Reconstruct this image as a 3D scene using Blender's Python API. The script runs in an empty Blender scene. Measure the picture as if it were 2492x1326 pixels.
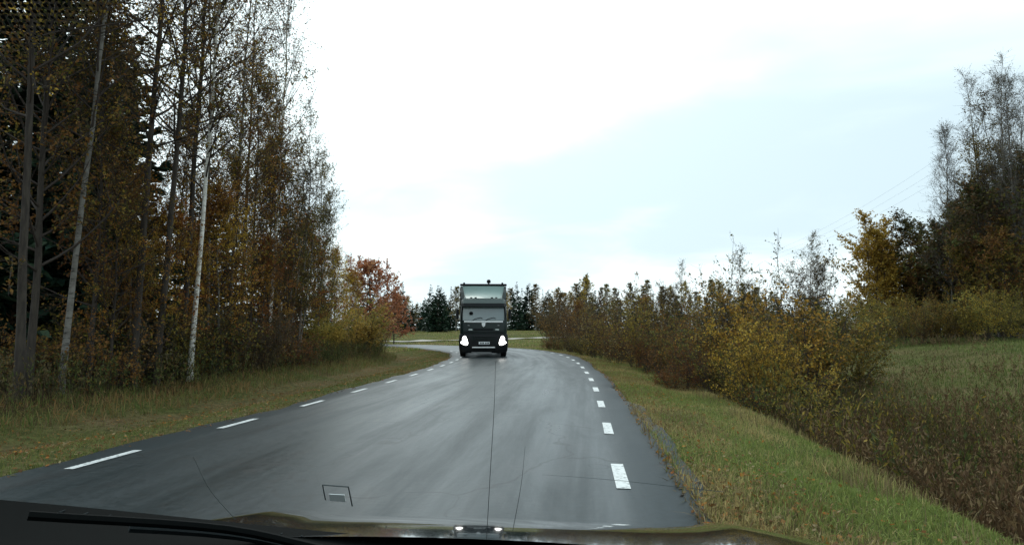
import bpy, math, random
import numpy as np
from mathutils import Vector, Matrix

R = math.radians
SC = bpy.context.scene
COL = SC.collection
rs = np.random.RandomState

# ------------------------------------------------------------------ camera
F_PX = 1650.0                      # focal length in pixels of a 2492 px wide frame
CAM_Z = 1.3
PITCH = math.atan(142.0 / F_PX)
cam_d = bpy.data.cameras.new('camera')
cam_d.sensor_width = 36.0
cam_d.lens = 36.0 * F_PX / 2492.0
cam_d.clip_start = 0.02
cam_d.clip_end = 4000.0
cam = bpy.data.objects.new('camera', cam_d)
cam.location = (0, 0, CAM_Z)
cam.rotation_euler = (math.pi / 2 + PITCH, 0, 0)
COL.objects.link(cam)
SC.camera = cam

# ------------------------------------------------------------------ sky, sun, exposure
SUN_EL, SUN_AZ = R(52), R(-18)     # azimuth measured from +Y towards +X
world = bpy.data.worlds.new('World')
SC.world = world
world.use_nodes = True
wn, wl = world.node_tree.nodes, world.node_tree.links
wn.clear()


def wnode(t, **kw):
    n = wn.new(t)
    for k, v in kw.items():
        setattr(n, k, v)
    return n


def wmath(op, a, b=None, clamp=False):
    n = wnode('ShaderNodeMath', operation=op, use_clamp=clamp)
    for i, v in enumerate((a, b)):
        if v is None:
            continue
        if isinstance(v, (int, float)):
            n.inputs[i].default_value = v
        else:
            wl.new(v, n.inputs[i])
    return n.outputs[0]


def wmix(f, a, b):
    n = wnode('ShaderNodeMix', data_type='RGBA')
    for s, v in ((n.inputs['Factor'], f), (n.inputs[6], a), (n.inputs[7], b)):
        if isinstance(v, (int, float)):
            s.default_value = v
        elif isinstance(v, tuple):
            s.default_value = v
        else:
            wl.new(v, s)
    return n.outputs[2]


sky = wnode('ShaderNodeTexSky', sky_type='NISHITA', sun_disc=False)
sky.sun_elevation = SUN_EL
sky.sun_rotation = SUN_AZ
sky.air_density = 1.0
sky.dust_density = 2.0
tc = wnode('ShaderNodeTexCoord')
sep = wnode('ShaderNodeSeparateXYZ')
wl.new(tc.outputs['Generated'], sep.inputs[0])
zc = wmath('ADD', wmath('MAXIMUM', sep.outputs[2], 0.0), 0.16)
cx_ = wmath('DIVIDE', sep.outputs[0], zc)
cy_ = wmath('DIVIDE', sep.outputs[1], zc)
comb = wnode('ShaderNodeCombineXYZ')
wl.new(cx_, comb.inputs[0])
wl.new(cy_, comb.inputs[1])
comb.inputs[2].default_value = 3.7


def wnoise(scale, detail, rough, off):
    add = wnode('ShaderNodeVectorMath', operation='ADD')
    wl.new(comb.outputs[0], add.inputs[0])
    add.inputs[1].default_value = off
    n = wnode('ShaderNodeTexNoise')
    wl.new(add.outputs[0], n.inputs['Vector'])
    n.inputs['Scale'].default_value = scale
    n.inputs['Detail'].default_value = detail
    n.inputs['Roughness'].default_value = rough
    n.inputs['Distortion'].default_value = 0.4
    return n.outputs[0]


n_big = wnoise(0.42, 4.0, 0.45, (3.1, 1.4, 0))
n_mid = wnoise(1.25, 5.0, 0.5, (7.7, -2.3, 0))
cl = wmath('ADD', wmath('MULTIPLY', n_big, 0.68), wmath('MULTIPLY', n_mid, 0.32))
ramp = wnode('ShaderNodeMapRange', interpolation_type='SMOOTHSTEP')
wl.new(cl, ramp.inputs[0])
ramp.inputs[1].default_value = 0.36
ramp.inputs[2].default_value = 0.53
# brighter cloud round the hidden sun
sd = (math.sin(SUN_AZ) * math.cos(SUN_EL), math.cos(SUN_AZ) * math.cos(SUN_EL), math.sin(SUN_EL))
dot = wnode('ShaderNodeVectorMath', operation='DOT_PRODUCT')
wl.new(tc.outputs['Generated'], dot.inputs[0])
dot.inputs[1].default_value = sd
glow = wmath('POWER', wmath('MAXIMUM', dot.outputs['Value'], 0.0), 5.0)
fac = wmath('ADD', ramp.outputs[0], wmath('MULTIPLY', glow, 0.35), clamp=True)
gap = wmix(0.88, sky.outputs[0], (8.0, 9.7, 10.6, 1))
cloud = wmix(fac, gap, (11.2, 12.6, 12.9, 1))
bright = wnode('ShaderNodeVectorMath', operation='SCALE')
wl.new(cloud, bright.inputs[0])
wl.new(wmath('ADD', wmath('MULTIPLY', glow, 0.5), 1.0), bright.inputs['Scale'])
bg = wnode('ShaderNodeBackground')
wl.new(bright.outputs[0], bg.inputs[0])
bg.inputs[1].default_value = 0.1
wo = wnode('ShaderNodeOutputWorld')
wl.new(bg.outputs[0], wo.inputs[0])

sun_d = bpy.data.lights.new('sun', 'SUN')
sun_d.energy = 1.1
sun_d.angle = R(25)
sun_d.color = (1.0, 0.96, 0.9)
sun = bpy.data.objects.new('sun', sun_d)
sun.rotation_euler = Vector(sd).to_track_quat('Z', 'Y').to_euler()
sun.location = (0, 0, 60)
COL.objects.link(sun)

vs = SC.view_settings
vs.view_transform = 'Standard'
vs.look = 'None'
vs.exposure = 0.0
vs.gamma = 1.0
vs.use_curve_mapping = False
SC.cycles.max_bounces = 6
SC.cycles.diffuse_bounces = 3
SC.cycles.glossy_bounces = 3
SC.cycles.transparent_max_bounces = 8
SC.cycles.use_denoising = True


# ------------------------------------------------------------------ helpers: objects
def tag(o, label=None, cat=None, group=None, kind=None):
    for k, v in (('label', label), ('category', cat), ('group', group), ('kind', kind)):
        if v:
            o[k] = v
    return o


def empty(name, loc=(0, 0, 0), rz=0.0, scale=1.0, tilt=(0, 0)):
    o = bpy.data.objects.new(name, None)
    COL.objects.link(o)
    o.location = loc
    o.rotation_euler = (tilt[0], tilt[1], rz)
    o.scale = (scale,) * 3 if isinstance(scale, (int, float)) else scale
    o.empty_display_size = 0.2
    return o


def link(name, me, parent=None, loc=None):
    o = bpy.data.objects.new(name, me)
    COL.objects.link(o)
    if parent is not None:
        o.parent = parent
    if loc is not None:
        o.location = loc
    return o


def make_mesh(name, V, polys, mats, mat_idx=None, col=None, smooth=True, uv=None):
    """polys: list of int arrays, each (m,3) or (m,4); mat_idx: one index per array."""
    me = bpy.data.meshes.new(name)
    V = np.asarray(V, np.float32)
    polys = [np.asarray(p, np.int32) for p in polys]
    keep = [i for i, p in enumerate(polys) if len(p)]
    nl = sum(polys[i].size for i in keep)
    npl = sum(len(polys[i]) for i in keep)
    me.vertices.add(len(V))
    me.vertices.foreach_set('co', V.ravel())
    me.loops.add(nl)
    me.polygons.add(npl)
    lv = np.concatenate([polys[i].ravel() for i in keep])
    tot = np.concatenate([np.full(len(polys[i]), polys[i].shape[1], np.int32) for i in keep])
    st = np.concatenate([[0], np.cumsum(tot)[:-1]]).astype(np.int32)
    me.loops.foreach_set('vertex_index', lv)
    me.polygons.foreach_set('loop_start', st)
    if mat_idx is not None:
        mi = np.concatenate([np.full(len(polys[i]), mat_idx[i], np.int32) for i in keep])
        me.polygons.foreach_set('material_index', mi)
    me.polygons.foreach_set('use_smooth', np.full(npl, smooth, bool))
    for m in mats:
        me.materials.append(m)
    if col is not None:
        a = me.color_attributes.new('Col', 'FLOAT_COLOR', 'POINT')
        c4 = np.ones((len(V), 4), np.float32)
        c4[:, :3] = col
        a.data.foreach_set('color', c4.ravel())
    if uv is not None:
        u = me.uv_layers.new(name='UVMap')
        u.data.foreach_set('uv', np.asarray(uv, np.float32)[lv].ravel())
    me.update(calc_edges=True)
    me.validate(clean_customdata=False)
    return me


class Buf:
    """collects boxes, lofts and tubes into one mesh"""

    def __init__(self):
        self.V, self.Q, self.n = [], [], 0
        self.T = []

    def add(self, V, Q, T=None):
        V = np.asarray(V, float).reshape(-1, 3)
        if Q is not None and len(Q):
            self.Q.append(np.asarray(Q, int) + self.n)
        if T is not None and len(T):
            self.T.append(np.asarray(T, int) + self.n)
        self.V.append(V)
        self.n += len(V)
        return self

    def box(self, c, s, bev=0.0):
        x, y, z = s[0] / 2, s[1] / 2, s[2] / 2
        if bev <= 0:
            V = [(-x, -y, -z), (x, -y, -z), (x, y, -z), (-x, y, -z), (-x, -y, z), (x, -y, z), (x, y, z), (-x, y, z)]
            Q = [(0, 3, 2, 1), (4, 5, 6, 7), (0, 1, 5, 4), (1, 2, 6, 5), (2, 3, 7, 6), (3, 0, 4, 7)]
            return self.add(np.array(V) + np.array(c), Q)
        b = min(bev, x * .9, y * .9, z * .9)
        rings = [(-z, x - b, y - b), (-z + b, x, y), (z - b, x, y), (z, x - b, y - b)]
        out = []
        for zz, hx, hy in rings:
            out.append([(px, py, zz) for px, py in rrect(hx, hy, b, 2)])
        return self.loft([np.array(r) + np.array(c) for r in out])

    def loft(self, rings, caps=True, closed=True):
        n = len(rings[0])
        V = np.concatenate([np.asarray(r, float) for r in rings])
        Q = []
        for i in range(len(rings) - 1):
            for j in range(n if closed else n - 1):
                k = (j + 1) % n
                Q.append((i * n + j, i * n + k, (i + 1) * n + k, (i + 1) * n + j))
        T = []
        if caps:
            for base, flip in ((0, True), ((len(rings) - 1) * n, False)):
                c = len(V)
                V = np.vstack([V, V[base:base + n].mean(0)])
                for j in range(n):
                    k = (j + 1) % n
                    T.append((c, base + k, base + j) if flip else (c, base + j, base + k))
        return self.add(V, Q, T)

    def tube(self, P, r, n=8):
        P = np.asarray(P, float)
        r = np.full(len(P), r) if np.isscalar(r) else np.asarray(r, float)
        V, Q = tubes(P[None], r[None], n)
        self.add(V, Q)
        # end caps
        T = []
        base = self.n - len(V)
        k = len(P)
        V2 = [P[0], P[-1]]
        c = self.n
        self.V.append(np.array(V2))
        self.n += 2
        for j in range(n):
            T.append((c, base + (j + 1) % n, base + j))
            T.append((c + 1, base + (k - 1) * n + j, base + (k - 1) * n + (j + 1) % n))
        self.T.append(np.array(T))
        return self

    def disc(self, c, r, depth, axis='y', n=24):
        a = np.linspace(0, 2 * math.pi, n, endpoint=False)
        rings = []
        for d, rr in ((0, r * .93), (depth * .12, r), (depth * .88, r), (depth, r * .93)):
            p = np.stack([np.cos(a) * rr, np.full(n, d), np.sin(a) * rr], 1)
            if axis == 'x':
                p = p[:, [1, 0, 2]]
            elif axis == 'z':
                p = p[:, [0, 2, 1]]
            rings.append(p + np.array(c))
        return self.loft(rings)

    def obj(self, name, mat, parent=None, smooth=False, loc=None):
        polys = []
        if self.Q:
            polys.append(np.concatenate(self.Q))
        if self.T:
            polys.append(np.concatenate(self.T))
        me = make_mesh(name, np.concatenate(self.V), polys, [mat], smooth=smooth)
        o = link(name, me, parent, loc)
        if smooth:
            try:
                me.set_sharp_from_angle(angle=R(38))
            except Exception:
                pass
        return o


def rrect(hx, hy, r, seg=3):
    r = min(r, hx * .98, hy * .98)
    pts = []
    for cx, cy, a0 in ((hx - r, -hy + r, -90), (hx - r, hy - r, 0), (-hx + r, hy - r, 90), (-hx + r, -hy + r, 180)):
        for i in range(seg + 1):
            a = R(a0 + 90 * i / seg)
            pts.append((cx + r * math.cos(a), cy + r * math.sin(a)))
    return pts


def tubes(P, Rd, n):
    """P (m,k,3), Rd (m,k) -> verts, quads"""
    m, k, _ = P.shape
    T = np.gradient(P, axis=1)
    T /= np.linalg.norm(T, axis=2, keepdims=True) + 1e-9
    ref = np.where(np.abs(T[..., 2:3]) > 0.9, np.array([1.0, 0, 0]), np.array([0, 0, 1.0]))
    ref = np.broadcast_to(ref[:, :1], T.shape)
    A = np.cross(T, ref)
    A /= np.linalg.norm(A, axis=2, keepdims=True) + 1e-9
    B = np.cross(T, A)
    a = np.arange(n) * 2 * math.pi / n
    V = P[:, :, None] + Rd[:, :, None, None] * (np.cos(a)[None, None, :, None] * A[:, :, None] + np.sin(a)[None, None, :, None] * B[:, :, None])
    V = V.reshape(-1, 3)
    idx = np.arange(m * k * n).reshape(m, k, n)
    nx = np.roll(idx, -1, axis=2)
    Q = np.stack([idx[:, :-1], nx[:, :-1], nx[:, 1:], idx[:, 1:]], -1).reshape(-1, 4)
    return V, Q[:, ::-1]


# ------------------------------------------------------------------ helpers: materials
def mat(name, base=(.5, .5, .5), rough=.6, metal=0.0, spec=.5, emit=None, coat=0.0):
    m = bpy.data.materials.new(name)
    m.use_nodes = True
    b = m.node_tree.nodes['Principled BSDF']
    b.inputs['Base Color'].default_value = (*base, 1)
    b.inputs['Roughness'].default_value = rough
    b.inputs['Metallic'].default_value = metal
    b.inputs['Specular IOR Level'].default_value = spec
    b.inputs['Coat Weight'].default_value = coat
    if emit:
        b.inputs['Emission Color'].default_value = (*emit[0], 1)
        b.inputs['Emission Strength'].default_value = emit[1]
    return m


class NT:
    def __init__(self, m):
        self.n, self.l = m.node_tree.nodes, m.node_tree.links
        self.bsdf = self.n.get('Principled BSDF')

    def new(self, t, **kw):
        n = self.n.new(t)
        for k, v in kw.items():
            setattr(n, k, v)
        return n

    def put(self, s, v):
        if isinstance(v, (int, float)):
            s.default_value = v
        elif isinstance(v, tuple):
            s.default_value = v if len(s.default_value) == len(v) else (*v, 1)
        else:
            self.l.new(v, s)

    def math(self, op, a, b=0.0, clamp=False):
        n = self.new('ShaderNodeMath', operation=op, use_clamp=clamp)
        self.put(n.inputs[0], a)
        self.put(n.inputs[1], b)
        return n.outputs[0]

    def mix(self, f, a, b, blend='MIX'):
        n = self.new('ShaderNodeMix', data_type='RGBA', blend_type=blend)
        self.put(n.inputs[0], f)
        self.put(n.inputs[6], a)
        self.put(n.inputs[7], b)
        return n.outputs[2]

    def noise(self, vec, scale, detail=4.0, rough=.55, dist=0.0):
        n = self.new('ShaderNodeTexNoise')
        if vec is not None:
            self.l.new(vec, n.inputs['Vector'])
        n.inputs['Scale'].default_value = scale
        n.inputs['Detail'].default_value = detail
        n.inputs['Roughness'].default_value = rough
        n.inputs['Distortion'].default_value = dist
        return n.outputs[0]

    def mapr(self, v, a, b, c=0.0, d=1.0, smooth=True):
        n = self.new('ShaderNodeMapRange', interpolation_type='SMOOTHSTEP' if smooth else 'LINEAR')
        self.l.new(v, n.inputs[0])
        for i, x in enumerate((a, b, c, d)):
            n.inputs[i + 1].default_value = x
        return n.outputs[0]

    def vscale(self, vec, s):
        n = self.new('ShaderNodeVectorMath', operation='MULTIPLY')
        self.l.new(vec, n.inputs[0])
        n.inputs[1].default_value = s
        return n.outputs[0]

    def bump(self, h, strength, dist=.02):
        n = self.new('ShaderNodeBump')
        n.inputs['Strength'].default_value = strength
        n.inputs['Distance'].default_value = dist
        self.l.new(h, n.inputs['Height'])
        self.l.new(n.outputs[0], self.bsdf.inputs['Normal'])


M = {}


def leaf_mat(name, trans=.35, var=.35, rough=.55):
    m = bpy.data.materials.new(name)
    m.use_nodes = True
    t = NT(m)
    a = t.new('ShaderNodeVertexColor', layer_name='Col')
    oi = t.new('ShaderNodeObjectInfo')
    hsv = t.new('ShaderNodeHueSaturation')
    t.l.new(a.outputs[0], hsv.inputs['Color'])
    t.put(hsv.inputs['Value'], t.math('ADD', t.math('MULTIPLY', oi.outputs['Random'], var), 1 - var / 2))
    t.put(hsv.inputs['Hue'], t.math('ADD', t.math('MULTIPLY', oi.outputs['Random'], .03), .485))
    t.l.new(hsv.outputs[0], t.bsdf.inputs['Base Color'])
    t.bsdf.inputs['Roughness'].default_value = rough
    t.bsdf.inputs['Specular IOR Level'].default_value = .08
    tr = t.new('ShaderNodeBsdfTranslucent')
    t.l.new(hsv.outputs[0], tr.inputs[0])
    mx = t.new('ShaderNodeMixShader')
    mx.inputs[0].default_value = trans
    t.l.new(t.bsdf.outputs[0], mx.inputs[1])
    t.l.new(tr.outputs[0], mx.inputs[2])
    t.l.new(mx.outputs[0], t.n['Material Output'].inputs[0])
    return m


M['leaf'] = leaf_mat('autumn_leaf')
M['needle'] = leaf_mat('spruce_needle', .12, .3)
M['blade'] = leaf_mat('grass_blade', .3, .0)


def bark(name, c1, c2, scale=(6, 6, 1.2), birch=False):
    m = mat(name, c1, .85, spec=.2)
    t = NT(m)
    tc_ = t.new('ShaderNodeTexCoord')
    v = t.vscale(tc_.outputs['Object'], scale)
    f = t.mapr(t.noise(v, 2.2, 5), .35, .65)
    c = t.mix(f, (*c1, 1), (*c2, 1))
    if birch:
        v2 = t.vscale(tc_.outputs['Object'], (3, 3, 14))
        f2 = t.mapr(t.noise(v2, 1.6, 4, .6), .55, .66)
        c = t.mix(f2, c, (.03, .028, .025, 1))
    t.l.new(c, t.bsdf.inputs['Base Color'])
    t.bump(f, .5, .02)
    return m


M['birch'] = bark('birch_bark', (.76, .74, .68), (.6, .58, .52), (3, 3, 3), True)
M['grey_birch'] = bark('grey_birch_bark', (.20, .19, .17), (.13, .12, .105), (3, 3, 3), True)
M['dark_bark'] = bark('dark_bark', (.035, .029, .025), (.06, .05, .04))
M['grey_bark'] = bark('grey_bark', (.12, .11, .095), (.2, .185, .16))
M['brown_bark'] = bark('brown_bark', (.09, .055, .034), (.15, .09, .055))
M['twig'] = mat('twig_bark', (.05, .04, .034), .8, spec=.2)
M['twig_grey'] = mat('pale_twig_bark', (.12, .11, .10), .8, spec=.2)

# ------------------------------------------------------------------ the road line and the lie of the land
CP = np.array([(-6.97, -40), (-2.25, 0), (-1.5, 6.9), (-.97, 12), (-.5, 17.2), (-.12, 22.6), (.13, 28), (.15, 34), (-.25, 39), (-1.1, 44),
               (-2.5, 49), (-4.7, 54), (-8.0, 58.8), (-12.5, 63), (-18.5, 66.3), (-26, 68.8), (-36, 70.5), (-50, 71.5), (-75, 71.5), (-110, 68), (-160, 60)], float)


def catmull(P, n=16):
    P = np.vstack([2 * P[0] - P[1], P, 2 * P[-1] - P[-2]])
    out = []
    for i in range(1, len(P) - 2):
        p0, p1, p2, p3 = P[i - 1:i + 3]
        for t in np.linspace(0, 1, n, endpoint=False):
            out.append(.5 * (2 * p1 + (p2 - p0) * t + (2 * p0 - 5 * p1 + 4 * p2 - p3) * t * t + (3 * p1 - p0 - 3 * p2 + p3) * t ** 3))
    out.append(P[-2])
    return np.array(out)


_c = catmull(CP, 40)
_d = np.concatenate([[0], np.cumsum(np.linalg.norm(np.diff(_c, axis=0), axis=1))])
ROAD_L = _d[-1]
SS = np.arange(0, ROAD_L, .5)
CL = np.stack([np.interp(SS, _d, _c[:, 0]), np.interp(SS, _d, _c[:, 1])], 1)
for _ in range(6):
    CL[1:-1] = .25 * CL[:-2] + .5 * CL[1:-1] + .25 * CL[2:]
TG = np.gradient(CL, axis=0)
TG /= np.linalg.norm(TG, axis=1, keepdims=True)
NR = np.stack([TG[:, 1], -TG[:, 0]], 1)        # to the right of travel
S0 = SS[np.argmin(np.abs(CL[:, 1]) + np.abs(CL[:, 0] + 2.25))]    # arc length beside the camera


def road_pt(s, off):
    s = np.asarray(s, float)
    x = np.interp(s, SS, CL[:, 0]) + np.interp(s, SS, NR[:, 0]) * off
    y = np.interp(s, SS, CL[:, 1]) + np.interp(s, SS, NR[:, 1]) * off
    return x, y


def half_w(s):
    return 3.1 + .55 * np.exp(-((np.asarray(s) - S0 - 52) / 14.0) ** 2)


def road_st(X, Y):
    """arc length and signed offset from the road's centre line"""
    X = np.asarray(X, float).ravel()
    Y = np.asarray(Y, float).ravel()
    S, O = np.empty(len(X)), np.empty(len(X))
    for a in range(0, len(X), 4000):
        dx = X[a:a + 4000, None] - CL[None, :, 0]
        dy = Y[a:a + 4000, None] - CL[None, :, 1]
        i = np.argmin(dx * dx + dy * dy, axis=1)
        r = np.arange(len(i))
        O[a:a + 4000] = dx[r, i] * NR[i, 0] + dy[r, i] * NR[i, 1]
        d = np.hypot(dx[r, i], dy[r, i])
        O[a:a + 4000] = np.sign(O[a:a + 4000]) * d
        S[a:a + 4000] = SS[i]
    return S, O


def wob(X, Y, k, seed=0):
    r = rs(seed)
    out = 0
    for i in range(7):
        a, p, q = r.uniform(0, 6.28), r.uniform(0, 6.28), r.uniform(.6, 1.8)
        out = out + np.sin(k * q * (X * math.cos(a) + Y * math.sin(a)) + p) / 7 ** .5
    return out


def sstep(a, b, x):
    t = np.clip((x - a) / (b - a), 0, 1)
    return t * t * (3 - 2 * t)


def height_so(X, Y, S, O):
    ed = np.abs(O) - half_w(S)                      # distance outside the asphalt
    near = sstep(110, 70, Y)
    inside = ed < 0
    # right-hand profile: verge, ditch, rising meadow
    rgt = -.03 - .17 * sstep(0.2, 2.1, ed) - .95 * sstep(2.0, 3.8, ed) + .75 * sstep(4.6, 7.5, ed) + 1.25 * sstep(6.5, 19, ed)
    rgt_far = -.03 - .2 * sstep(0, 2.5, ed) + .1 * sstep(4, 9, ed)
    k = sstep(52, 40, Y)
    rgt = rgt * k + rgt_far * (1 - k)
    lft = -.03 - .28 * sstep(.4, 2.2, ed) + .3 * sstep(2.4, 4.2, ed) + .35 * sstep(4, 12, ed) + .5 * sstep(12, 40, ed)
    k2 = sstep(50, 38, Y)
    lft = lft * k2 + (1 - k2) * (-.03 - .15 * sstep(.3, 2, ed) + .1 * sstep(2, 5, ed))
    z = np.where(O > 0, rgt, lft)
    bumps = wob(X, Y, .9, 3) * .05 + wob(X, Y, 2.6, 5) * .022
    z = z + bumps * sstep(.3, 2.0, ed)
    z = z + sstep(74, 170, Y) * 1.55 + wob(X, Y, .035, 9) * .9 * sstep(180, 500, np.hypot(X, Y))
    return np.where(inside, -.08 - 0 * z, z)


def height(X, Y):
    X = np.atleast_1d(np.asarray(X, float))
    Y = np.atleast_1d(np.asarray(Y, float))
    S, O = road_st(X, Y)
    return height_so(X, Y, S, O)


def gz(x, y):
    return float(height([x], [y])[0])


def PX(px, Y):
    return (px - 1246.0) / F_PX * Y


# ground ------------------------------------------------------------
def axis_pts(lo, a, b, hi, step):
    mid = np.arange(a, b, step)
    n = 26
    left = a - (a - lo) * (np.linspace(0, 1, n)[1:] ** 2.2)
    right = b + (hi - b) * (np.linspace(0, 1, n) ** 2.2)
    return np.concatenate([left[::-1], mid, right])


gx = axis_pts(-1200, -34, 40, 1200, .4)
gy = axis_pts(-120, -6, 78, 2600, .4)
GX, GY = np.meshgrid(gx, gy)
gS, gO = road_st(GX, GY)
gZ = height_so(GX.ravel(), GY.ravel(), gS, gO)
gV = np.stack([GX.ravel(), GY.ravel(), gZ], 1)
ny, nx = GX.shape
ii = np.arange(nx * ny).reshape(ny, nx)
gQ = np.stack([ii[:-1, :-1], ii[:-1, 1:], ii[1:, 1:], ii[1:, :-1]], -1).reshape(-1, 4)
ged = np.abs(gO) - half_w(gS)
# zones: R living grass, G dry straw, B forest litter
zr = np.ones(len(gV))
zlit = np.where(gO < 0, sstep(3.0, 4.6, ged) * sstep(66, 48, GY.ravel()), sstep(2.0, 3.0, ged) * sstep(8.5, 6.0, ged) * sstep(60, 45, GY.ravel()) * .8)
zdry = np.clip(np.where(gO < 0, sstep(1.4, 2.2, ged) * sstep(3.6, 2.6, ged) * .8, sstep(5, 8, ged) * sstep(20, 12, ged) * .5), 0, 1)
zdry = np.maximum(zdry, sstep(.55, .0, ged) * .7)
gC = np.stack([zr, zdry, zlit], 1)
m = mat('ground_soil', (.05, .06, .02), .95, spec=.03)
t = NT(m)
a = t.new('ShaderNodeVertexColor', layer_name='Col')
sp = t.new('ShaderNodeSeparateColor')
t.l.new(a.outputs[0], sp.inputs[0])
geo = t.new('ShaderNodeNewGeometry')
n1 = t.noise(geo.outputs['Position'], .55, 5)
n2 = t.noise(geo.outputs['Position'], 7.0, 5, .65)
n3 = t.noise(geo.outputs['Position'], .05, 3)
green = t.mix(t.mapr(n2, .35, .65), (.035, .045, .014, 1), (.085, .095, .03, 1))
green = t.mix(t.mapr(n3, .4, .6, 0, .6), green, (.11, .10, .04, 1))
dry = t.mix(t.mapr(n2, .3, .7), (.07, .05, .028, 1), (.16, .12, .065, 1))
lit = t.mix(t.mapr(n2, .35, .65), (.022, .017, .011, 1), (.07, .042, .02, 1))
fd = t.math('MULTIPLY', sp.outputs[1], t.mapr(n1, .3, .6), True)
c = t.mix(t.math('ADD', fd, t.mapr(n1, .5, .75, 0, .35), True), green, dry)
c = t.mix(sp.outputs[2], c, lit)
t.l.new(c, t.bsdf.inputs['Base Color'])
t.bump(n2, .6, .06)
M['ground'] = m
ground = link('ground', make_mesh('ground', gV, [gQ], [m], col=gC))
tag(ground, 'grassy ground with verges, ditches, forest floor and far field', 'ground', kind='structure')

# road --------------------------------------------------------------
offs = np.array([-1.0, -.985, -.8, -.5, -.25, 0, .25, .5, .8, .985, 1.0])
hw = half_w(SS)
r_ = rs(11)
edge = np.convolve(r_.normal(0, .3, len(SS) + 8), np.ones(8) / 8, 'same')[4:-4]
edge2 = np.convolve(r_.normal(0, .3, len(SS) + 8), np.ones(8) / 8, 'same')[4:-4]
rV, rUV = [], []
for j, f in enumerate(offs):
    o = f * hw
    if f <= -.985:
        o = o + edge
    if f >= .985:
        o = o + edge2
    z = np.full(len(SS), .02 * (1 - f * f))
    if abs(f) == 1.0:
        z = z - .1
    x = CL[:, 0] + NR[:, 0] * o
    y = CL[:, 1] + NR[:, 1] * o
    rV.append(np.stack([x, y, z], 1))
    rUV.append(np.stack([o, SS], 1))
nr = len(SS)
rV = np.concatenate(rV)
rUV = np.concatenate(rUV)
idx = np.arange(len(offs) * nr).reshape(len(offs), nr)
rQ = np.stack([idx[:-1, :-1], idx[1:, :-1], idx[1:, 1:], idx[:-1, 1:]], -1).reshape(-1, 4)

m = mat('wet_asphalt', (.04, .045, .05), .4, spec=.5)
t = NT(m)
uvn = t.new('ShaderNodeUVMap', uv_map='UVMap')
uv = uvn.outputs[0]
sx = t.new('ShaderNodeSeparateXYZ')
t.l.new(uv, sx.inputs[0])
u_ = sx.outputs[0]
st1 = t.noise(t.vscale(uv, (1.15, .055, 1)), 1.0, 6, .62, .35)       # long streaks of standing water
st2 = t.noise(t.vscale(uv, (1.3, .2, 1)), 1.3, 7, .68, .5)
fine = t.noise(uv, 110.0, 2, .5)
mid = t.noise(uv, 14.0, 4, .6)


def wheel(cu, w):
    d = t.math('DIVIDE', t.math('ABSOLUTE', t.math('SUBTRACT', u_, cu)), w)
    return t.math('SUBTRACT', 1.0, d, True)


tracks = t.math('ADD', t.math('ADD', wheel(-2.05, .5), wheel(-.6, .5)), t.math('ADD', wheel(.65, .55), wheel(2.05, .5)), True)
wet = t.math('ADD', t.math('ADD', t.math('MULTIPLY', st1, .9), t.math('MULTIPLY', st2, .45)), t.math('MULTIPLY', tracks, .07))
wetf = t.mapr(wet, .48, .95)
edge_dry = t.mapr(t.math('ABSOLUTE', u_), 2.35, 2.75)
wetf = t.math('MULTIPLY', wetf, t.math('SUBTRACT', 1.0, t.math('MULTIPLY', edge_dry, .75)))
base = t.mix(t.mapr(mid, .3, .7), (.008, .016, .019, 1), (.018, .029, .034, 1))
base = t.mix(t.mapr(st2, .52, .66, 0, .55), base, (.013, .016, .018, 1))
vo = t.new('ShaderNodeTexVoronoi', feature='DISTANCE_TO_EDGE')
wv = t.new('ShaderNodeVectorMath', operation='ADD')
nzc = t.new('ShaderNodeTexNoise')
t.l.new(uv, nzc.inputs['Vector'])
nzc.inputs['Scale'].default_value = 1.2
t.l.new(uv, wv.inputs[0])
t.l.new(nzc.outputs['Color'], wv.inputs[1])
t.l.new(t.vscale(wv.outputs[0], (.5, .28, 1)), vo.inputs['Vector'])
vo.inputs['Scale'].default_value = 1.0
crack = t.math('MULTIPLY', t.mapr(vo.outputs['Distance'], .012, .0), t.mapr(st2, .42, .55))
base = t.mix(t.math('MULTIPLY', crack, .45), base, (.008, .009, .01, 1))
wetf = t.math('MULTIPLY', wetf, t.math('SUBTRACT', 1.0, t.math('MULTIPLY', crack, .35)))
t.l.new(base, t.bsdf.inputs['Base Color'])
rg = t.math('ADD', t.math('MULTIPLY', wetf, -.24), .46)
t.put(t.bsdf.inputs['Specular IOR Level'], t.math('ADD', t.math('MULTIPLY', wetf, .22), .22))
rg = t.math('ADD', rg, t.math('MULTIPLY', mid, .08))
t.l.new(rg, t.bsdf.inputs['Roughness'])
hgt = t.math('ADD', t.math('MULTIPLY', fine, .6), t.math('MULTIPLY', mid, .6))
t.bump(hgt, .4, .008)
M['asphalt'] = m
road = link('road', make_mesh('road', rV, [rQ], [m], uv=rUV))
tag(road, 'wet grey asphalt road bending left beyond the truck', 'road', kind='structure')

# painted edge dashes, parts of the road
m = mat('road_paint', (.78, .8, .8), .5, spec=.4)
t = NT(m)
geo = t.new('ShaderNodeNewGeometry')
w = t.noise(geo.outputs['Position'], 22, 5, .65)
t.l.new(t.mix(t.mapr(w, .48, .68, 0, .85), (.62, .65, .65, 1), (.12, .14, .14, 1)), t.bsdf.inputs['Base Color'])
M['paint'] = m


def dash(s0, s1, off, wd):
    k = 5
    s = np.linspace(s0, s1, k)
    V = []
    for o in (off - wd / 2, off + wd / 2):
        x, y = road_pt(s, o)
        f = o / half_w(s)
        V.append(np.stack([x, y, .02 * (1 - f * f) + .006], 1))
    V = np.concatenate(V)
    i = np.arange(k - 1)
    Q = np.stack([i, i + k, i + k + 1, i + 1], 1)
    link('edge_marking', make_mesh('edge_marking', V, [Q], [M['paint']]), road)


def s_at(Y):
    return float(np.interp(Y, CL[:200, 1], SS[:200]))


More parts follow.
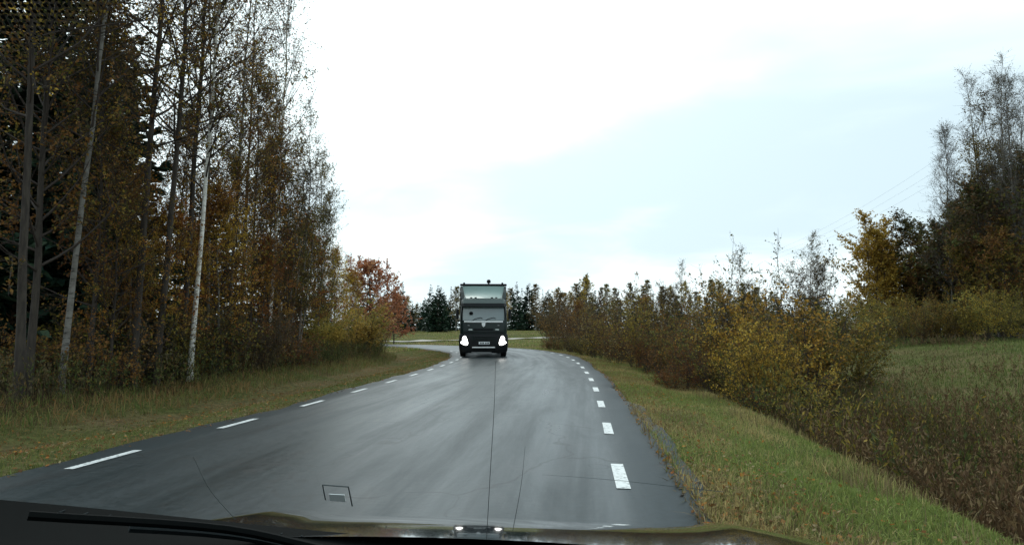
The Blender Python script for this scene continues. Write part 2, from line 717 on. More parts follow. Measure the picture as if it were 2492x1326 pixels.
sa = s_at(5.95)
for i in range(-2, 18):
    dash(sa + 3.0 * i, sa + 3.0 * i + 1.05, 2.52 + .35 * math.exp(-((sa + 3 * i - S0 - 50) / 13) ** 2), .118)
sb = s_at(6.25)
for i in range(-1, 15):
    dash(sb + 2.67 * i, sb + 2.67 * i + 1.0, -2.62 - .3 * math.exp(-((sb + 2.67 * i - S0 - 52) / 13) ** 2), .10)

# gravel track in the field beyond the bend
gp = catmull(np.array([(-30, 76), (-22, 78), (-14, 83), (-7, 90), (0, 97), (8, 103), (18, 108)], float), 8)
tv = []
for i, p in enumerate(gp):
    d = gp[min(i + 1, len(gp) - 1)] - gp[max(i - 1, 0)]
    n_ = np.array([d[1], -d[0]]) / np.linalg.norm(d)
    for o in (-1.5, -.5, .5, 1.5):
        q = p + n_ * o
        tv.append((q[0], q[1], gz(q[0], q[1]) + .14))
k = len(gp)
idx = np.arange(k * 4).reshape(k, 4)
tQ = np.stack([idx[:-1, :-1], idx[:-1, 1:], idx[1:, 1:], idx[1:, :-1]], -1).reshape(-1, 4)
m = mat('pale_gravel', (.3, .28, .24), .9)
t = NT(m)
geo = t.new('ShaderNodeNewGeometry')
t.l.new(t.mix(t.noise(geo.outputs['Position'], 3, 6, .7), (.2, .18, .15, 1), (.42, .40, .36, 1)), t.bsdf.inputs['Base Color'])
trk = link('gravel_path', make_mesh('gravel_path', tv, [tQ], [m]))
tag(trk, 'pale gravel track crossing the field behind the truck', 'path', kind='structure')


# ------------------------------------------------------------------ plants
def unit(v):
    return v / (np.linalg.norm(v, axis=-1, keepdims=True) + 1e-9)


def grow(starts, dirs, L, k, rng, up=.0, wobble=.15):
    """m branches of k points; `up` bends each one towards the sky along its length"""
    m = len(starts)
    P = np.empty((m, k, 3))
    P[:, 0] = starts
    d = unit(np.asarray(dirs, float))
    for j in range(1, k):
        d = unit(d + np.array([0, 0, up]) / k + rng.normal(0, wobble, (m, 3)) / k ** .5)
        P[:, j] = P[:, j - 1] + d * (np.asarray(L)[:, None] / (k - 1))
    return P


def along(P, i, tt):
    """points and directions on polylines P[i] at parameter tt"""
    k = P.shape[1]
    f = tt * (k - 1)
    j = np.minimum(f.astype(int), k - 2)
    w = (f - j)[:, None]
    a, b = P[i, j], P[i, j + 1]
    return a * (1 - w) + b * w, unit(b - a)


def leaf_quads(C, size, rng, flat=.0, aspect=.62, along_dir=None):
    n = len(C)
    nrm = unit(rng.normal(0, 1, (n, 3)) + np.array([0, 0, flat]))
    tng = unit(np.cross(nrm, rng.normal(0, 1, (n, 3)))) if along_dir is None else unit(along_dir)
    bt = unit(np.cross(nrm, tng))
    s = (size * rng.uniform(.6, 1.3, n))[:, None]
    V = np.stack([C - tng * s * .5, C + bt * s * aspect * .5, C + tng * s * .55, C - bt * s * aspect * .5], 1).reshape(-1, 3)
    return V, np.arange(n * 4).reshape(n, 4)


def pick_cols(pal, n, rng, centers=None, jitter=.25):
    pal = np.array(pal, float)
    if centers is not None:                     # whole sprays of one tint
        f = np.clip(.5 + .38 * wob(centers[:, 0] * 1.0 + centers[:, 2] * .7, centers[:, 1] + centers[:, 2] * .5, 1.4, rng.randint(9999)) + rng.normal(0, .22, n), 0, .999)
        c = pal[(f * len(pal)).astype(int)]
    else:
        c = pal[rng.randint(0, len(pal), n)]
    return c * (1 + rng.uniform(-jitter, jitter, (n, 1)))


def deciduous(name, seed, H, r0, cb=.35, spread=2.6, nl=36, ns=6, nt=5, nleaf=7, lsize=.09, pal=((.2, .1, .03),), bk='dark_bark', tw='twig',
              elev=(35, 60), up=.5, lean=(0, 0), top_sparse=0.0, stems=1, droop=0.0, wob_t=.35, prof=None, twl=.6):
    rng = rs(seed)
    Vs, Qt, Qb, n0 = [], [], [], 0
    trunks = []
    for q in range(stems):
        k = 14
        zz = np.linspace(0, 1, k)
        h = H * (1 if q == 0 else rng.uniform(.65, .98))
        a = rng.uniform(0, 6.28)
        ox = np.cumsum(rng.normal(0, wob_t / k ** .5, k)) * zz * .6
        oy = np.cumsum(rng.normal(0, wob_t / k ** .5, k)) * zz * .6
        fan = (.0 if stems == 1 else rng.uniform(.06, .2)) * h
        x = lean[0] * H * zz + ox + fan * math.cos(a) * zz ** .8
        y = lean[1] * H * zz + oy + fan * math.sin(a) * zz ** .8
        P = np.stack([x, y, zz * h - .15 * (zz == 0)], 1)
        rr = r0 * (1 if q == 0 else rng.uniform(.5, .85))
        rad = rr * (1 - zz * .93) * (1 + .35 * np.exp(-zz * 30))
        V, Q = tubes(P[None], rad[None], 8)
        Vs.append(V)
        Qt.append(Q + n0)
        n0 += len(V)
        trunks.append((P, rad, h))
    # limbs
    per = max(4, nl // stems)
    LP, LD, LL, LR, T_ = [], [], [], [], []
    for P, rad, h in trunks:
        tt = cb + (1 - cb) * (np.arange(per) + rng.uniform(0, 1, per)) / per * .985
        p, d = along(P[None], np.zeros(per, int), tt)
        az = np.arange(per) * 2.399 + rng.uniform(0, 6.28) + rng.normal(0, .35, per)
        el = np.radians(elev[0] + (elev[1] - elev[0]) * (tt - cb) / (1 - cb) + rng.normal(0, 9, per))
        LP.append(p)
        LD.append(np.stack([np.cos(az) * np.cos(el), np.sin(az) * np.cos(el), np.sin(el)], 1))
        rel = (tt - cb) / (1 - cb)
        pr = prof(rel) if prof else (.45 + .75 * np.sin(np.pi * np.clip(rel * .85 + .1, 0, 1))) * (1.05 - .6 * rel)
        LL.append(spread * pr * rng.uniform(.65, 1.2, per))
        LR.append(np.interp(tt, np.linspace(0, 1, len(rad)), rad) * .5)
        T_.append(tt)
    LP, LD, LL, LR, T_ = (np.concatenate(v) for v in (LP, LD, LL, LR, T_))
    nl = len(LP)
    limb = grow(LP, LD, LL, 6, rng, up, .22)
    lr = np.clip(LR, .012, .07)[:, None] * np.linspace(1, .25, 6)[None]
    V, Q = tubes(limb, lr, 4)
    Vs.append(V); Qb.append(Q + n0); n0 += len(V)
    # side branches
    i = np.repeat(np.arange(nl), ns)
    tt = rng.uniform(.15, 1, len(i))
    p, d = along(limb, i, tt)
    sdir = unit(d * .75 + rng.normal(0, .55, d.shape) + np.array([0, 0, .12 - droop]))
    sl = LL[i] * (.5 - .25 * tt) * rng.uniform(.6, 1.3, len(i)) + .15
    sub = grow(p, sdir, sl, 4, rng, up * .5 - droop, .2)
    V, Q = tubes(sub, np.clip(LR[i] * .35, .006, .02)[:, None] * np.linspace(1, .4, 4)[None], 3)
    Vs.append(V); Qb.append(Q + n0); n0 += len(V)
    # twigs, on side branches and limb ends
    i = np.repeat(np.arange(len(sub)), nt)
    tt = rng.uniform(.1, 1, len(i))
    p, d = along(sub, i, tt)
    tdir = unit(d * .7 + rng.normal(0, .6, d.shape) + np.array([0, 0, .1 - droop * 1.5]))
    twg = grow(p, tdir, twl * rng.uniform(.4, 1.2, len(i)), 3, rng, .1 - droop, .15)
    V, Q = tubes(twg, np.full((len(twg), 1), .0042) * np.linspace(1, .6, 3)[None], 3)
    Vs.append(V); Qb.append(Q + n0); n0 += len(V)
    trunk_me = make_mesh(name + '_trunk', np.concatenate(Vs), [np.concatenate(Qt), np.concatenate(Qb)], [M[bk], M[tw]], [0, 1])
    # leaves
    i = np.repeat(np.arange(len(twg)), nleaf)
    tt = rng.uniform(.0, 1, len(i))
    p, d = along(twg, i, tt)
    p = p + rng.normal(0, .035, p.shape)
    if top_sparse:
        zr_ = (p[:, 2] / H - cb) / (1 - cb)
        keep = rng.uniform(0, 1, len(p)) > top_sparse * np.clip(zr_ * 1.2, 0, 1)
        p = p[keep]
    V, Q = leaf_quads(p, lsize, rng, .3)
    c = np.repeat(pick_cols(pal, len(p), rng, p), 4, axis=0)
    crown_me = make_mesh(name + '_crown', V, [Q], [M['leaf']], col=c, smooth=False)
    return trunk_me, crown_me, ('trunk', 'crown')


def spruce(name, seed, H, r0, width, whorl=.38, nb=8, fine=1.0, cb=.04, pal=((.018, .042, .03), (.028, .058, .036), (.042, .07, .04)), shape=.85):
    rng = rs(seed)
    zz = np.linspace(0, 1, 8)
    P = np.stack([rng.normal(0, .03, 8).cumsum() * .3, rng.normal(0, .03, 8).cumsum() * .3, zz * H - .1 * (zz == 0)], 1)
    V0, Q0 = tubes(P[None], (r0 * (1 - .96 * zz))[None], 7)
    nw = int(H * (1 - cb) / whorl)
    st, dr, LL = [], [], []
    for j in range(nw):
        t_ = cb + (1 - cb) * (j + rng.uniform(-.3, .3)) / nw
        t_ = min(max(t_, cb), .995)
        z = t_ * H
        L = width * ((1 - t_) ** shape * 1.02 + .02)
        n = max(4, int(nb * (1 if t_ < .8 else .7)))
        for q in range(n):
            a = rng.uniform(0, 6.28)
            el = R(-18 + 50 * t_ + rng.normal(0, 7))
            st.append((0, 0, z + rng.uniform(-.15, .15)))
            dr.append((math.cos(a) * math.cos(el), math.sin(a) * math.cos(el), math.sin(el)))
            LL.append(L * rng.uniform(.55, 1.12) + .1)
    st, dr, LL = np.array(st), np.array(dr), np.array(LL)
    st[:, 0] += np.interp(st[:, 2], P[:, 2], P[:, 0])
    st[:, 1] += np.interp(st[:, 2], P[:, 2], P[:, 1])
    br = grow(st, dr, LL, 5, rng, .35, .1)
    V1, Q1 = tubes(br, np.full((len(br), 1), .012) * np.linspace(1.2, .3, 5)[None], 3)
    trunk_me = make_mesh(name + '_trunk', np.concatenate([V0, V1]), [Q0, Q1 + len(V0)], [M['brown_bark'], M['twig']], [0, 1])
    cnt = np.maximum(3, (LL * 9 * fine).astype(int))
    i = np.repeat(np.arange(len(br)), cnt)
    tt = rng.uniform(.12, 1, len(i)) ** .8
    p, d = along(br, i, tt)
    side = unit(np.cross(d, np.array([0, 0, 1.0]))) * rng.choice([-1, 1], len(i))[:, None]
    tdir = unit(d * .8 + side * rng.uniform(.3, 1, (len(i), 1)) + np.array([0, 0, -.35]) + rng.normal(0, .2, d.shape))
    tl = np.clip(LL[i] * .3, .14, .5) * rng.uniform(.6, 1.2, len(i)) * (1.0 if fine > 1 else 1.7)
    mid_ = p + tdir * (tl * .5)[:, None]
    n = len(mid_)
    nrm = unit(rng.normal(0, .6, (n, 3)) + np.array([0, 0, 1.0]))
    bt = unit(np.cross(nrm, tdir)) * (np.clip(tl * .24, .04, .11) * (1.0 if fine > 1 else 1.9))[:, None]
    A = mid_ - tdir * (tl * .5)[:, None]
    B = mid_ + tdir * (tl * .5)[:, None]
    V = np.stack([A, mid_ + bt, B, mid_ - bt], 1).reshape(-1, 3)
    c = np.repeat(pick_cols(pal, n, rng), 4, axis=0)
    crown_me = make_mesh(name + '_crown', V, [np.arange(n * 4).reshape(n, 4)], [M['needle']], col=c, smooth=False)
    return trunk_me, crown_me, ('trunk', 'crown')


def bush(name, seed, H, W, nstem=22, ns=5, nt=4, nleaf=6, lsize=.08, pal=((.1, .08, .02),), tw='twig', top_sparse=0., spread_el=(50, 85), low=.25, twl=.45, r0=.018):
    rng = rs(seed)
    a = rng.uniform(0, 6.28, nstem)
    rr = W * .22 * np.sqrt(rng.uniform(0, 1, nstem))
    st = np.stack([np.cos(a) * rr, np.sin(a) * rr, np.full(nstem, -.15)], 1)
    el = np.radians(rng.uniform(*spread_el, nstem))
    a2 = a + rng.normal(0, .5, nstem)
    dr = np.stack([np.cos(a2) * np.cos(el), np.sin(a2) * np.cos(el), np.sin(el)], 1)
    LL = H * rng.uniform(.55, 1.05, nstem)
    stem = grow(st, dr, LL, 7, rng, .25, .16)
    Vs, Qs, n0 = [], [], 0
    V, Q = tubes(stem, np.full((nstem, 1), r0) * np.linspace(1, .25, 7)[None], 4)
    Vs.append(V); Qs.append(Q); n0 += len(V)
    i = np.repeat(np.arange(nstem), ns * 2)
    tt = rng.uniform(low, 1, len(i))
    p, d = along(stem, i, tt)
    sdir = unit(d * .6 + rng.normal(0, .6, d.shape))
    sub = grow(p, sdir, LL[i] * (.36 - .2 * tt) * rng.uniform(.6, 1.3, len(i)) + .12, 4, rng, .3, .2)
    V, Q = tubes(sub, np.full((len(sub), 1), .006) * np.linspace(1, .5, 4)[None], 3)
    Vs.append(V); Qs.append(Q + n0); n0 += len(V)
    i = np.repeat(np.arange(len(sub)), nt)
    tt = rng.uniform(.1, 1, len(i))
    p, d = along(sub, i, tt)
    twg = grow(p, unit(d * .7 + rng.normal(0, .6, d.shape)), twl * rng.uniform(.4, 1.1, len(i)), 3, rng, .15, .15)
    V, Q = tubes(twg, np.full((len(twg), 1), .0035) * np.linspace(1, .6, 3)[None], 3)
    Vs.append(V); Qs.append(Q + n0); n0 += len(V)
    stem_me = make_mesh(name + '_stems', np.concatenate(Vs), [np.concatenate(Qs)], [M[tw]])
    i = np.repeat(np.arange(len(twg)), nleaf)
    p, d = along(twg, i, rng.uniform(0, 1, len(i)))
    p = p + rng.normal(0, .03, p.shape)
    if top_sparse:
        keep = rng.uniform(0, 1, len(p)) > top_sparse * np.clip(p[:, 2] / H * 1.3, 0, 1)
        p = p[keep]
    V, Q = leaf_quads(p, lsize, rng, .3)
    c = np.repeat(pick_cols(pal, len(p), rng, p), 4, axis=0)
    leaf_me = make_mesh(name + '_foliage', V, [Q], [M['leaf']], col=c, smooth=False)
    return stem_me, leaf_me, ('stems', 'foliage')


# leaf palettes (base colours)
BROWN = ((.13, .062, .02), (.17, .085, .025), (.20, .11, .03), (.09, .05, .02))
ORANGE = ((.24, .09, .02), (.30, .13, .025), (.20, .075, .02), (.26, .15, .035))
RED = ((.34, .14, .065), (.40, .19, .09), (.26, .10, .05), (.38, .23, .11))
YELLOW = ((.36, .23, .035), (.29, .185, .03), (.38, .28, .06), (.2, .14, .028))
OLIVE = ((.10, .085, .02), (.15, .115, .025), (.20, .14, .03), (.07, .07, .02))
GREEN = ((.05, .065, .02), (.075, .085, .025), (.11, .105, .03), (.04, .05, .018))
DULL = ((.07, .055, .028), (.10, .072, .032), (.055, .05, .025), (.12, .075, .03))
PALE = ((.24, .19, .10), (.18, .14, .07), (.13, .10, .045), (.10, .09, .03))
BROWN, ORANGE, RED, YELLOW, OLIVE, GREEN, DULL, PALE = (tuple(tuple(x * 1.3 for x in c_) for c_ in p_) for p_ in (BROWN, ORANGE, RED, YELLOW, OLIVE, GREEN, DULL, PALE))

BRIGHT_G = tuple(tuple(x * 1.5 for x in c_) for c_ in GREEN) + OLIVE
PROTO = {}
PROTO['tall_birch'] = [deciduous('tall_birch', 21 + q, 18.5, (.075, .062, .066)[q], .28, 2.5, 50, 6, 5, 6, .075, BROWN + DULL if q else OLIVE + BROWN + DULL, ('birch', 'grey_birch', 'grey_birch')[q], 'twig', (42, 68), .45,
                                 lean=((.045, 0), (.025, .01), (.06, 0))[q], droop=.12, top_sparse=.3) for q in range(3)]
PROTO['dark_tree'] = [deciduous('dark_tree', 31 + q, 19.5, .088, .30, 3.0, 58, 6, 6, 5, .072, BROWN + OLIVE + YELLOW[1:2], 'dark_bark', 'twig', (30, 65), .5, wob_t=.6,
                                lean=((.055, 0), (.03, .01), (.04, 0))[q], top_sparse=.5) for q in range(3)]
PROTO['brown_tree'] = [deciduous('brown_tree', 41 + q, 12.0, .08, .2, 2.5, 56, 6, 5, 8, .08, (BROWN + OLIVE + YELLOW[1:2] + ORANGE[1:2], BROWN + OLIVE + DULL)[q], 'dark_bark', 'twig', (30, 65), .5,
                                 lean=(.02, 0), top_sparse=.2) for q in range(2)]
PROTO['orange_tree'] = [deciduous('orange_tree', 51 + q, 7.5, .06, .22, 2.3, 40, 6, 5, 10, .08, ORANGE[1:] + BROWN[2:] + YELLOW[:1] if q else ORANGE[1:2] + BROWN + OLIVE[1:] + YELLOW[:1], 'grey_bark', 'twig', (25, 65), .5) for q in range(2)]
PROTO['twiggy_tree'] = [deciduous('twiggy_tree', 61 + q, 12.0, .06, .18, 2.3, 70, 6, 6, 7, .07, DULL + OLIVE, 'grey_bark', 'twig', (50, 75), .6, stems=5, top_sparse=.2) for q in range(2)]
PROTO['bare_tree'] = [deciduous('bare_tree', 71 + q, 15.0, .09, .2, 2.6, 70, 8, 6, 1, .07, DULL, 'grey_bark', 'twig_grey', (45, 72), .6, stems=(3, 1)[q]) for q in range(2)]
PROTO['red_tree'] = [deciduous('red_tree', 81, 8.0, .12, .12, 4.0, 50, 7, 5, 10, .15, RED, 'dark_bark', 'twig', (10, 60), .5)]
PROTO['yellow_tree'] = [deciduous('yellow_tree', 85, 9.5, .09, .08, 3.0, 84, 6, 5, 9, .14, YELLOW + YELLOW[:1] + ORANGE[3:], 'dark_bark', 'twig', (30, 68), .5, stems=6)]
PROTO['olive_tree'] = [deciduous('olive_tree', 87 + q, 9.0, .10, .08, 3.2, 58, 6, 5, 9, .13, (OLIVE + BROWN, GREEN + DULL)[q], 'dark_bark', 'twig', (25, 68), .5, stems=3) for q in range(2)]
PROTO['spruce'] = [spruce('spruce', 91 + q, 15.0, .14, 2.6, .34, 10, 2.0) for q in range(2)]
PROTO['far_spruce'] = [spruce('far_spruce', 95 + q, 14.0, .14, (2.9, 2.4, 3.3)[q], .42, 9, .7, shape=(.85, 1.0, .75)[q]) for q in range(3)]
PROTO['far_birch'] = [deciduous('far_birch', 99 + q, 14.0, .12, .2, 2.9, 40, 5, 4, 4, .25, (PALE + OLIVE, YELLOW + PALE, PALE + DULL)[q], 'grey_bark', 'twig_grey', (45, 70), .5) for q in range(3)]
PROTO['dull_bush'] = [bush('dull_bush', 111 + q, 4.4, 3.4, 26, 6, 4, 5, .085, (BROWN[:3] + OLIVE[1:] + YELLOW[3:], BRIGHT_G[1:] + BROWN[:2], BROWN + ORANGE[:1] + OLIVE[2:])[q], top_sparse=.25) for q in range(3)]
PROTO['yellow_bush'] = [bush('yellow_bush', 121 + q, 3.6, 3.4, 26, 6, 5, 7, .085, (OLIVE + YELLOW[:2] + YELLOW[3:] + YELLOW[2:3], OLIVE + YELLOW[1:2] + YELLOW[3:] + BRIGHT_G[2:3])[q]) for q in range(2)]
PROTO['willow'] = [bush('willow', 125, 3.3, 4.2, 30, 6, 5, 7, .10, ((.5, .36, .08), (.42, .32, .07), (.34, .31, .08), (.24, .25, .07), (.46, .30, .07)), spread_el=(35, 85), low=.1)]
PROTO['sparse_sapling'] = [bush('sparse_sapling', 131 + q, 4.8, 1.9, 12, 6, 4, 4, .085, (OLIVE + PALE + YELLOW[1:2], GREEN + DULL)[q], spread_el=(70, 88), top_sparse=.3, low=.15) for q in range(2)]
PROTO['undershrub'] = [bush('undershrub', 141 + q, 1.9, 2.2, 20, 5, 4, 5, .07, (DULL + OLIVE, BROWN + DULL[1:2], OLIVE + BROWN[:1] + BRIGHT_G[:1])[q], spread_el=(35, 80)) for q in range(3)]
PROTO['brown_thicket'] = [bush('brown_thicket', 151, 5.0, 4.2, 34, 6, 5, 4, .08, DULL + BROWN[:3], top_sparse=.3)]

ONES = 'first second third fourth fifth sixth seventh eighth ninth tenth eleventh twelfth thirteenth fourteenth fifteenth sixteenth seventeenth eighteenth nineteenth'.split()
TENS = {2: 'twent', 3: 'thirt', 4: 'fort', 5: 'fift', 6: 'sixt', 7: 'sevent', 8: 'eight', 9: 'ninet'}


def ordinal(n):
    if n <= 19:
        return ONES[n - 1]
    t_, o_ = divmod(n, 10)
    return TENS[t_] + ('ieth' if o_ == 0 else 'y-' + ONES[o_ - 1])


PLACED = []


def plant(kind, v, x, y, H=None, rz=None, label=None, cat='tree', group=None, name=None, tilt=(0, 0), wscale=1.0):
    protos = PROTO[kind]
    pm = protos[v % len(protos)]
    nat = float(max(pm[0].vertices[i].co.z for i in range(0, len(pm[0].vertices), 7))) if 'nat' not in pm[0] else pm[0]['nat']
    pm[0]['nat'] = nat
    s = (H / nat) if H else 1.0
    e = empty(name or kind, (x, y, gz(x, y) - .05), rz if rz is not None else random.Random(int(x * 91 + y * 37)).uniform(0, 6.28), (s * wscale, s * wscale, s), tilt)
    for nm, me in zip(pm[2], pm[:2]):
        link(nm, me, e)
    tag(e, label, cat, group)
    PLACED.append(e)
    return e


def P_(kind, v, px, Y, H, label, rz=0.0, **kw):
    return plant(kind, v, PX(px, Y), Y, H, rz, label, **kw)


G_L, G_R, G_F = 'trees along the left forest edge', 'bushes along the right ditch', 'trees of the far treeline'
# --- left forest edge, near to far
P_('tall_birch', 0, 468, 18.0, 18.5, 'white birch trunk standing alone at the forest edge, brightest on the left', 0.0, group=G_L, name='birch_tree')
P_('tall_birch', 1, 508, 21.5, 17.5, 'grey mottled birch just behind the bright white birch trunk', 2.0, group=G_L, name='birch_tree')
P_('dark_tree', 0, 385, 16.5, 20.0, 'tall dark tree with forked trunk leaning right, left of the white birch', 0.0, group=G_L, name='alder_tree')
P_('dark_tree', 1, 446, 18.5, 20.0, 'tall straight dark tree between the forked tree and the white birch', 0.2, group=G_L, name='alder_tree')
P_('dark_tree', 2, 330, 15.5, 19.5, 'tall brown-trunked tree beside the dark spruce near the left corner', 0.4, group=G_L, name='aspen_tree')
P_('tall_birch', 2, 158, 13.5, 18.5, 'mottled pale birch in front of the dark spruces at far left', 0.3, group=G_L, name='birch_tree')
P_('tall_birch', 1, 560, 23.0, 19.0, 'slim tall birch right of the white birch, sparse brown leaves', 5.0, group=G_L, name='birch_tree')
P_('brown_tree', 0, 610, 24.5, 11.5, 'dense orange-brown leafy tree mid-height behind the white birch', 1.0, group=G_L, name='aspen_tree')
P_('tall_birch', 0, 655, 27.0, 20.0, 'tallest thin birch at the right rim of the left forest', -.2, group=G_L, name='birch_tree', wscale=.9)
P_('dark_tree', 1, 590, 27.5, 19.5, 'tall dark-limbed tree behind the orange-brown leafy tree', 2.2, group=G_L, name='alder_tree')
P_('brown_tree', 0, 655, 26.0, 9.8, 'orange-brown leafy tree at the foot of the tallest thin birch', 3.4, group=G_L, name='aspen_tree')
P_('twiggy_tree', 1, 700, 29.0, 13.0, 'tallest of the grey many-stemmed trees at the forest corner', 3.4, group=G_L, name='alder_tree')
P_('twiggy_tree', 0, 725, 30.5, 12.0, 'grey many-stemmed tree with fine twigs at the forest corner', 0.5, group=G_L, name='alder_tree')
P_('twiggy_tree', 1, 768, 34.0, 11.2, 'fine-twigged tree, last tall one before the yellow-green bush', 1.5, group=G_L, name='alder_tree')
P_('orange_tree', 0, 770, 37.0, 6.8, 'orange-brown young tree behind the yellow-green bush', 1.0, group=G_L, name='rowan_tree')
P_('orange_tree', 1, 815, 44.0, 7.0, 'bright orange young tree between the yellow-green bush and red tree', 2.0, group=G_L, name='rowan_tree')
P_('dark_tree', 2, 60, 12.2, 18.0, 'dark tree with overhanging branches at the left picture edge', 3.0, group=G_L, name='alder_tree')
P_('brown_tree', 1, 80, 13.0, 12.5, 'orange-brown leafy tree overhanging the upper left corner', 2.0, group=G_L, name='aspen_tree')
P_('brown_tree', 1, 225, 14.6, 9.5, 'brown leafy tree between the mottled birch and brown-trunked tree', 0.5, group=G_L, name='aspen_tree')
P_('orange_tree', 0, 320, 16.8, 5.6, 'orange sapling in front of the dark spruces left of the forked tree', 0.3, group=G_L, name='rowan_tree')
P_('orange_tree', 1, 470, 22.5, 5.2, 'orange-brown sapling behind the white birch trunk', 4.0, group=G_L, name='rowan_tree')
P_('spruce', 0, 255, 17.8, 11.5, 'dark spruce between the mottled birch and the brown-trunked tree', 0.0, group=G_L, name='spruce_tree')
P_('spruce', 1, 30, 17.0, 14.5, 'dark spruce nearest to the left picture edge', 1.0, group=G_L, name='spruce_tree')
P_('spruce', 1, 690, 32.5, 7.4, 'short dark spruce below the fine-twigged grey trees', 0.6, group=G_L, name='spruce_tree')
P_('spruce', 0, 630, 29.5, 6.6, 'short dark spruce right of the orange-brown leafy tree', 0.2, group=G_L, name='spruce_tree')
P_('spruce', 0, 520, 29.0, 9.0, 'dark spruce deep behind the white birch trunk', 2.6, group=G_L, name='spruce_tree')
P_('spruce', 1, 120, 19.5, 13.0, 'broad dark spruce behind the mottled pale birch', 2.2, group=G_L, name='spruce_tree', wscale=1.15)
P_('spruce', 0, 205, 22.0, 13.5, 'tall dark spruce second row right of the mottled pale birch', 3.2, group=G_L, name='spruce_tree', wscale=1.1)
P_('red_tree', 0, 900, 60.0, 8.2, 'broad red-leaved tree at the bend left of the truck', 0.0, group=G_L, name='maple_tree', wscale=1.25)
P_('red_tree', 0, 960, 74.0, 6.0, 'small red-leaved tree behind the broad red tree', 2.0, group=G_L, name='maple_tree')
P_('orange_tree', 1, 850, 56.0, 6.8, 'orange tree touching the left side of the broad red tree', 1.2, group=G_L, name='rowan_tree')
P_('bare_tree', 0, 852, 72.0, 10.4, 'pale bare tree rising behind the red tree', 1.2, group=G_L, name='bare_tree')
P_('far_spruce', 1, 893, 84.0, 10.0, 'narrow spruce top showing just above the red tree', 1.2, group=G_L, name='spruce_tree')
P_('willow', 0, 850, 36.0, 3.3, 'big yellow-green bush at the road bend left of the truck', 0.3, cat='bush', group=G_L, name='willow_bush', wscale=1.25)
P_('willow', 0, 775, 33.5, 2.7, 'yellow-brown bush on the near side of the yellow-green bush', 1.3, cat='bush', group=G_L, name='willow_bush')
P_('dull_bush', 2, 885, 47.0, 2.9, 'green bush behind the yellow-green bush, below the red tree', 2.3, cat='bush', group=G_L, name='willow_bush')
P_('dull_bush', 0, 930, 62.0, 2.6, 'low brown bush under the red tree by the far road', 2.9, cat='bush', group=G_L, name='willow_bush')

for q, (px, Y, H, kind, lab) in enumerate((
        (275, 15.0, 6.5, 'brown_tree', 'brown sapling just left of the brown-trunked tree'),
        (395, 17.2, 5.0, 'orange_tree', 'small orange sapling at the foot of the forked dark tree'),
        (425, 19.5, 8.5, 'brown_tree', 'leafy brown sapling between the forked tree and the white birch'),
        (535, 20.0, 6.0, 'orange_tree', 'orange-leaved sapling just right of the white birch'),
        (575, 22.0, 7.5, 'brown_tree', 'brown sapling in front of the dense orange-brown tree'),
        (640, 25.0, 5.0, 'orange_tree', 'orange sapling at the foot of the tallest thin birch'),
        (700, 28.0, 6.0, 'brown_tree', 'brown sapling in front of the many-stemmed grey trees'),
        (735, 32.0, 7.0, 'orange_tree', 'orange-brown sapling left of the yellow-brown bush'))):
    P_(kind, q, px, Y, H, lab, q * 1.1, group=G_L, name='sapling', cat='sapling')
# --- forest behind the edge (nothing tells these apart)
rng = random.Random(5)
FRONT = [(1246 + F_PX * o.location.x / o.location.y, o['label']) for o in PLACED if o.get('group') == G_L and o.location.y < 40]
FRONT_SHORT = {'white birch trunk': 'bright white birch', 'grey mottled': 'grey mottled birch', 'tall dark tree with': 'forked dark tree', 'tall straight': 'straight dark tree', 'tall brown-trunked': 'brown-trunked tree', 'mottled pale': 'mottled pale birch', 'slim tall': 'slim tall birch', 'tallest thin': 'tallest thin birch', 'dark tree with over': 'overhanging dark tree', 'grey many': 'many-stemmed grey tree', 'fine-twigged tree': 'last fine-twigged tree', 'dense orange': 'dense orange-brown tree'}
ANCH = sorted((px_, sh) for px_, lb in FRONT for kx, sh in FRONT_SHORT.items() if lb.startswith(kx))
SEEN = {}
deep = [(('spruce', 'dark_tree', 'brown_tree', 'spruce', 'tall_birch', 'spruce')[q % 6], q) for q in range(30)]
for kind, q in deep:
    for _ in range(40):
        y = rng.uniform(9, 52)
        s_, o_ = rng.uniform(0, 1), rng.uniform(11.0, 30.0)
        x = -o_ - 1.5 + .03 * y
        if abs(x) / y < .80 and x < -9.5:
            break
    H = {'spruce': rng.uniform(5.5, 9), 'dark_tree': rng.uniform(9, 13), 'brown_tree': rng.uniform(5, 7), 'tall_birch': rng.uniform(9, 12)}[kind]
    if kind == 'spruce' and x / y < -.62:
        H *= 1.35
    if y > 36:
        H *= .62
    word = {'spruce': 'dark spruce', 'dark_tree': 'thin dark-trunked tree', 'brown_tree': 'brown-leaved tree', 'tall_birch': 'pale birch'}[kind]
    px_ = 1246 + F_PX * x / y
    sh = min(ANCH, key=lambda a_: abs(a_[0] - px_))[1]
    n_ = SEEN[(word, sh)] = SEEN.get((word, sh), 0) + 1
    deep_lab = word + ' deep in the forest behind the ' + sh if n_ == 1 else f'another {word} deep behind the {sh}, {ordinal(n_)} of them'
    plant(kind, q, x, y, H, None, deep_lab, group='trees deep in the left forest',
          name={'spruce': 'spruce_tree', 'dark_tree': 'alder_tree', 'brown_tree': 'aspen_tree', 'tall_birch': 'birch_tree'}[kind])

# --- undergrowth shrubs below the left trees
rng = random.Random(8)
under = []
for q in range(46):
    y = 7.5 + 30 * (q / 46) + rng.uniform(-.4, .4)
    sx_, sy_ = road_pt(s_at(y), -3.1 - rng.choice([4.9, 5.6, 6.8, 8.2]) - rng.uniform(0, .7))
    if abs(sx_) / max(sy_, 1) > .84 or (y > 26 and sx_ > -10.5):
        continue
    e = plant('undershrub', q, float(sx_), float(sy_), rng.uniform(1.1, 2.3), None, 'x', cat='shrub', group='undergrowth shrubs below the left trees', name='undergrowth_shrub')
    under.append(e)

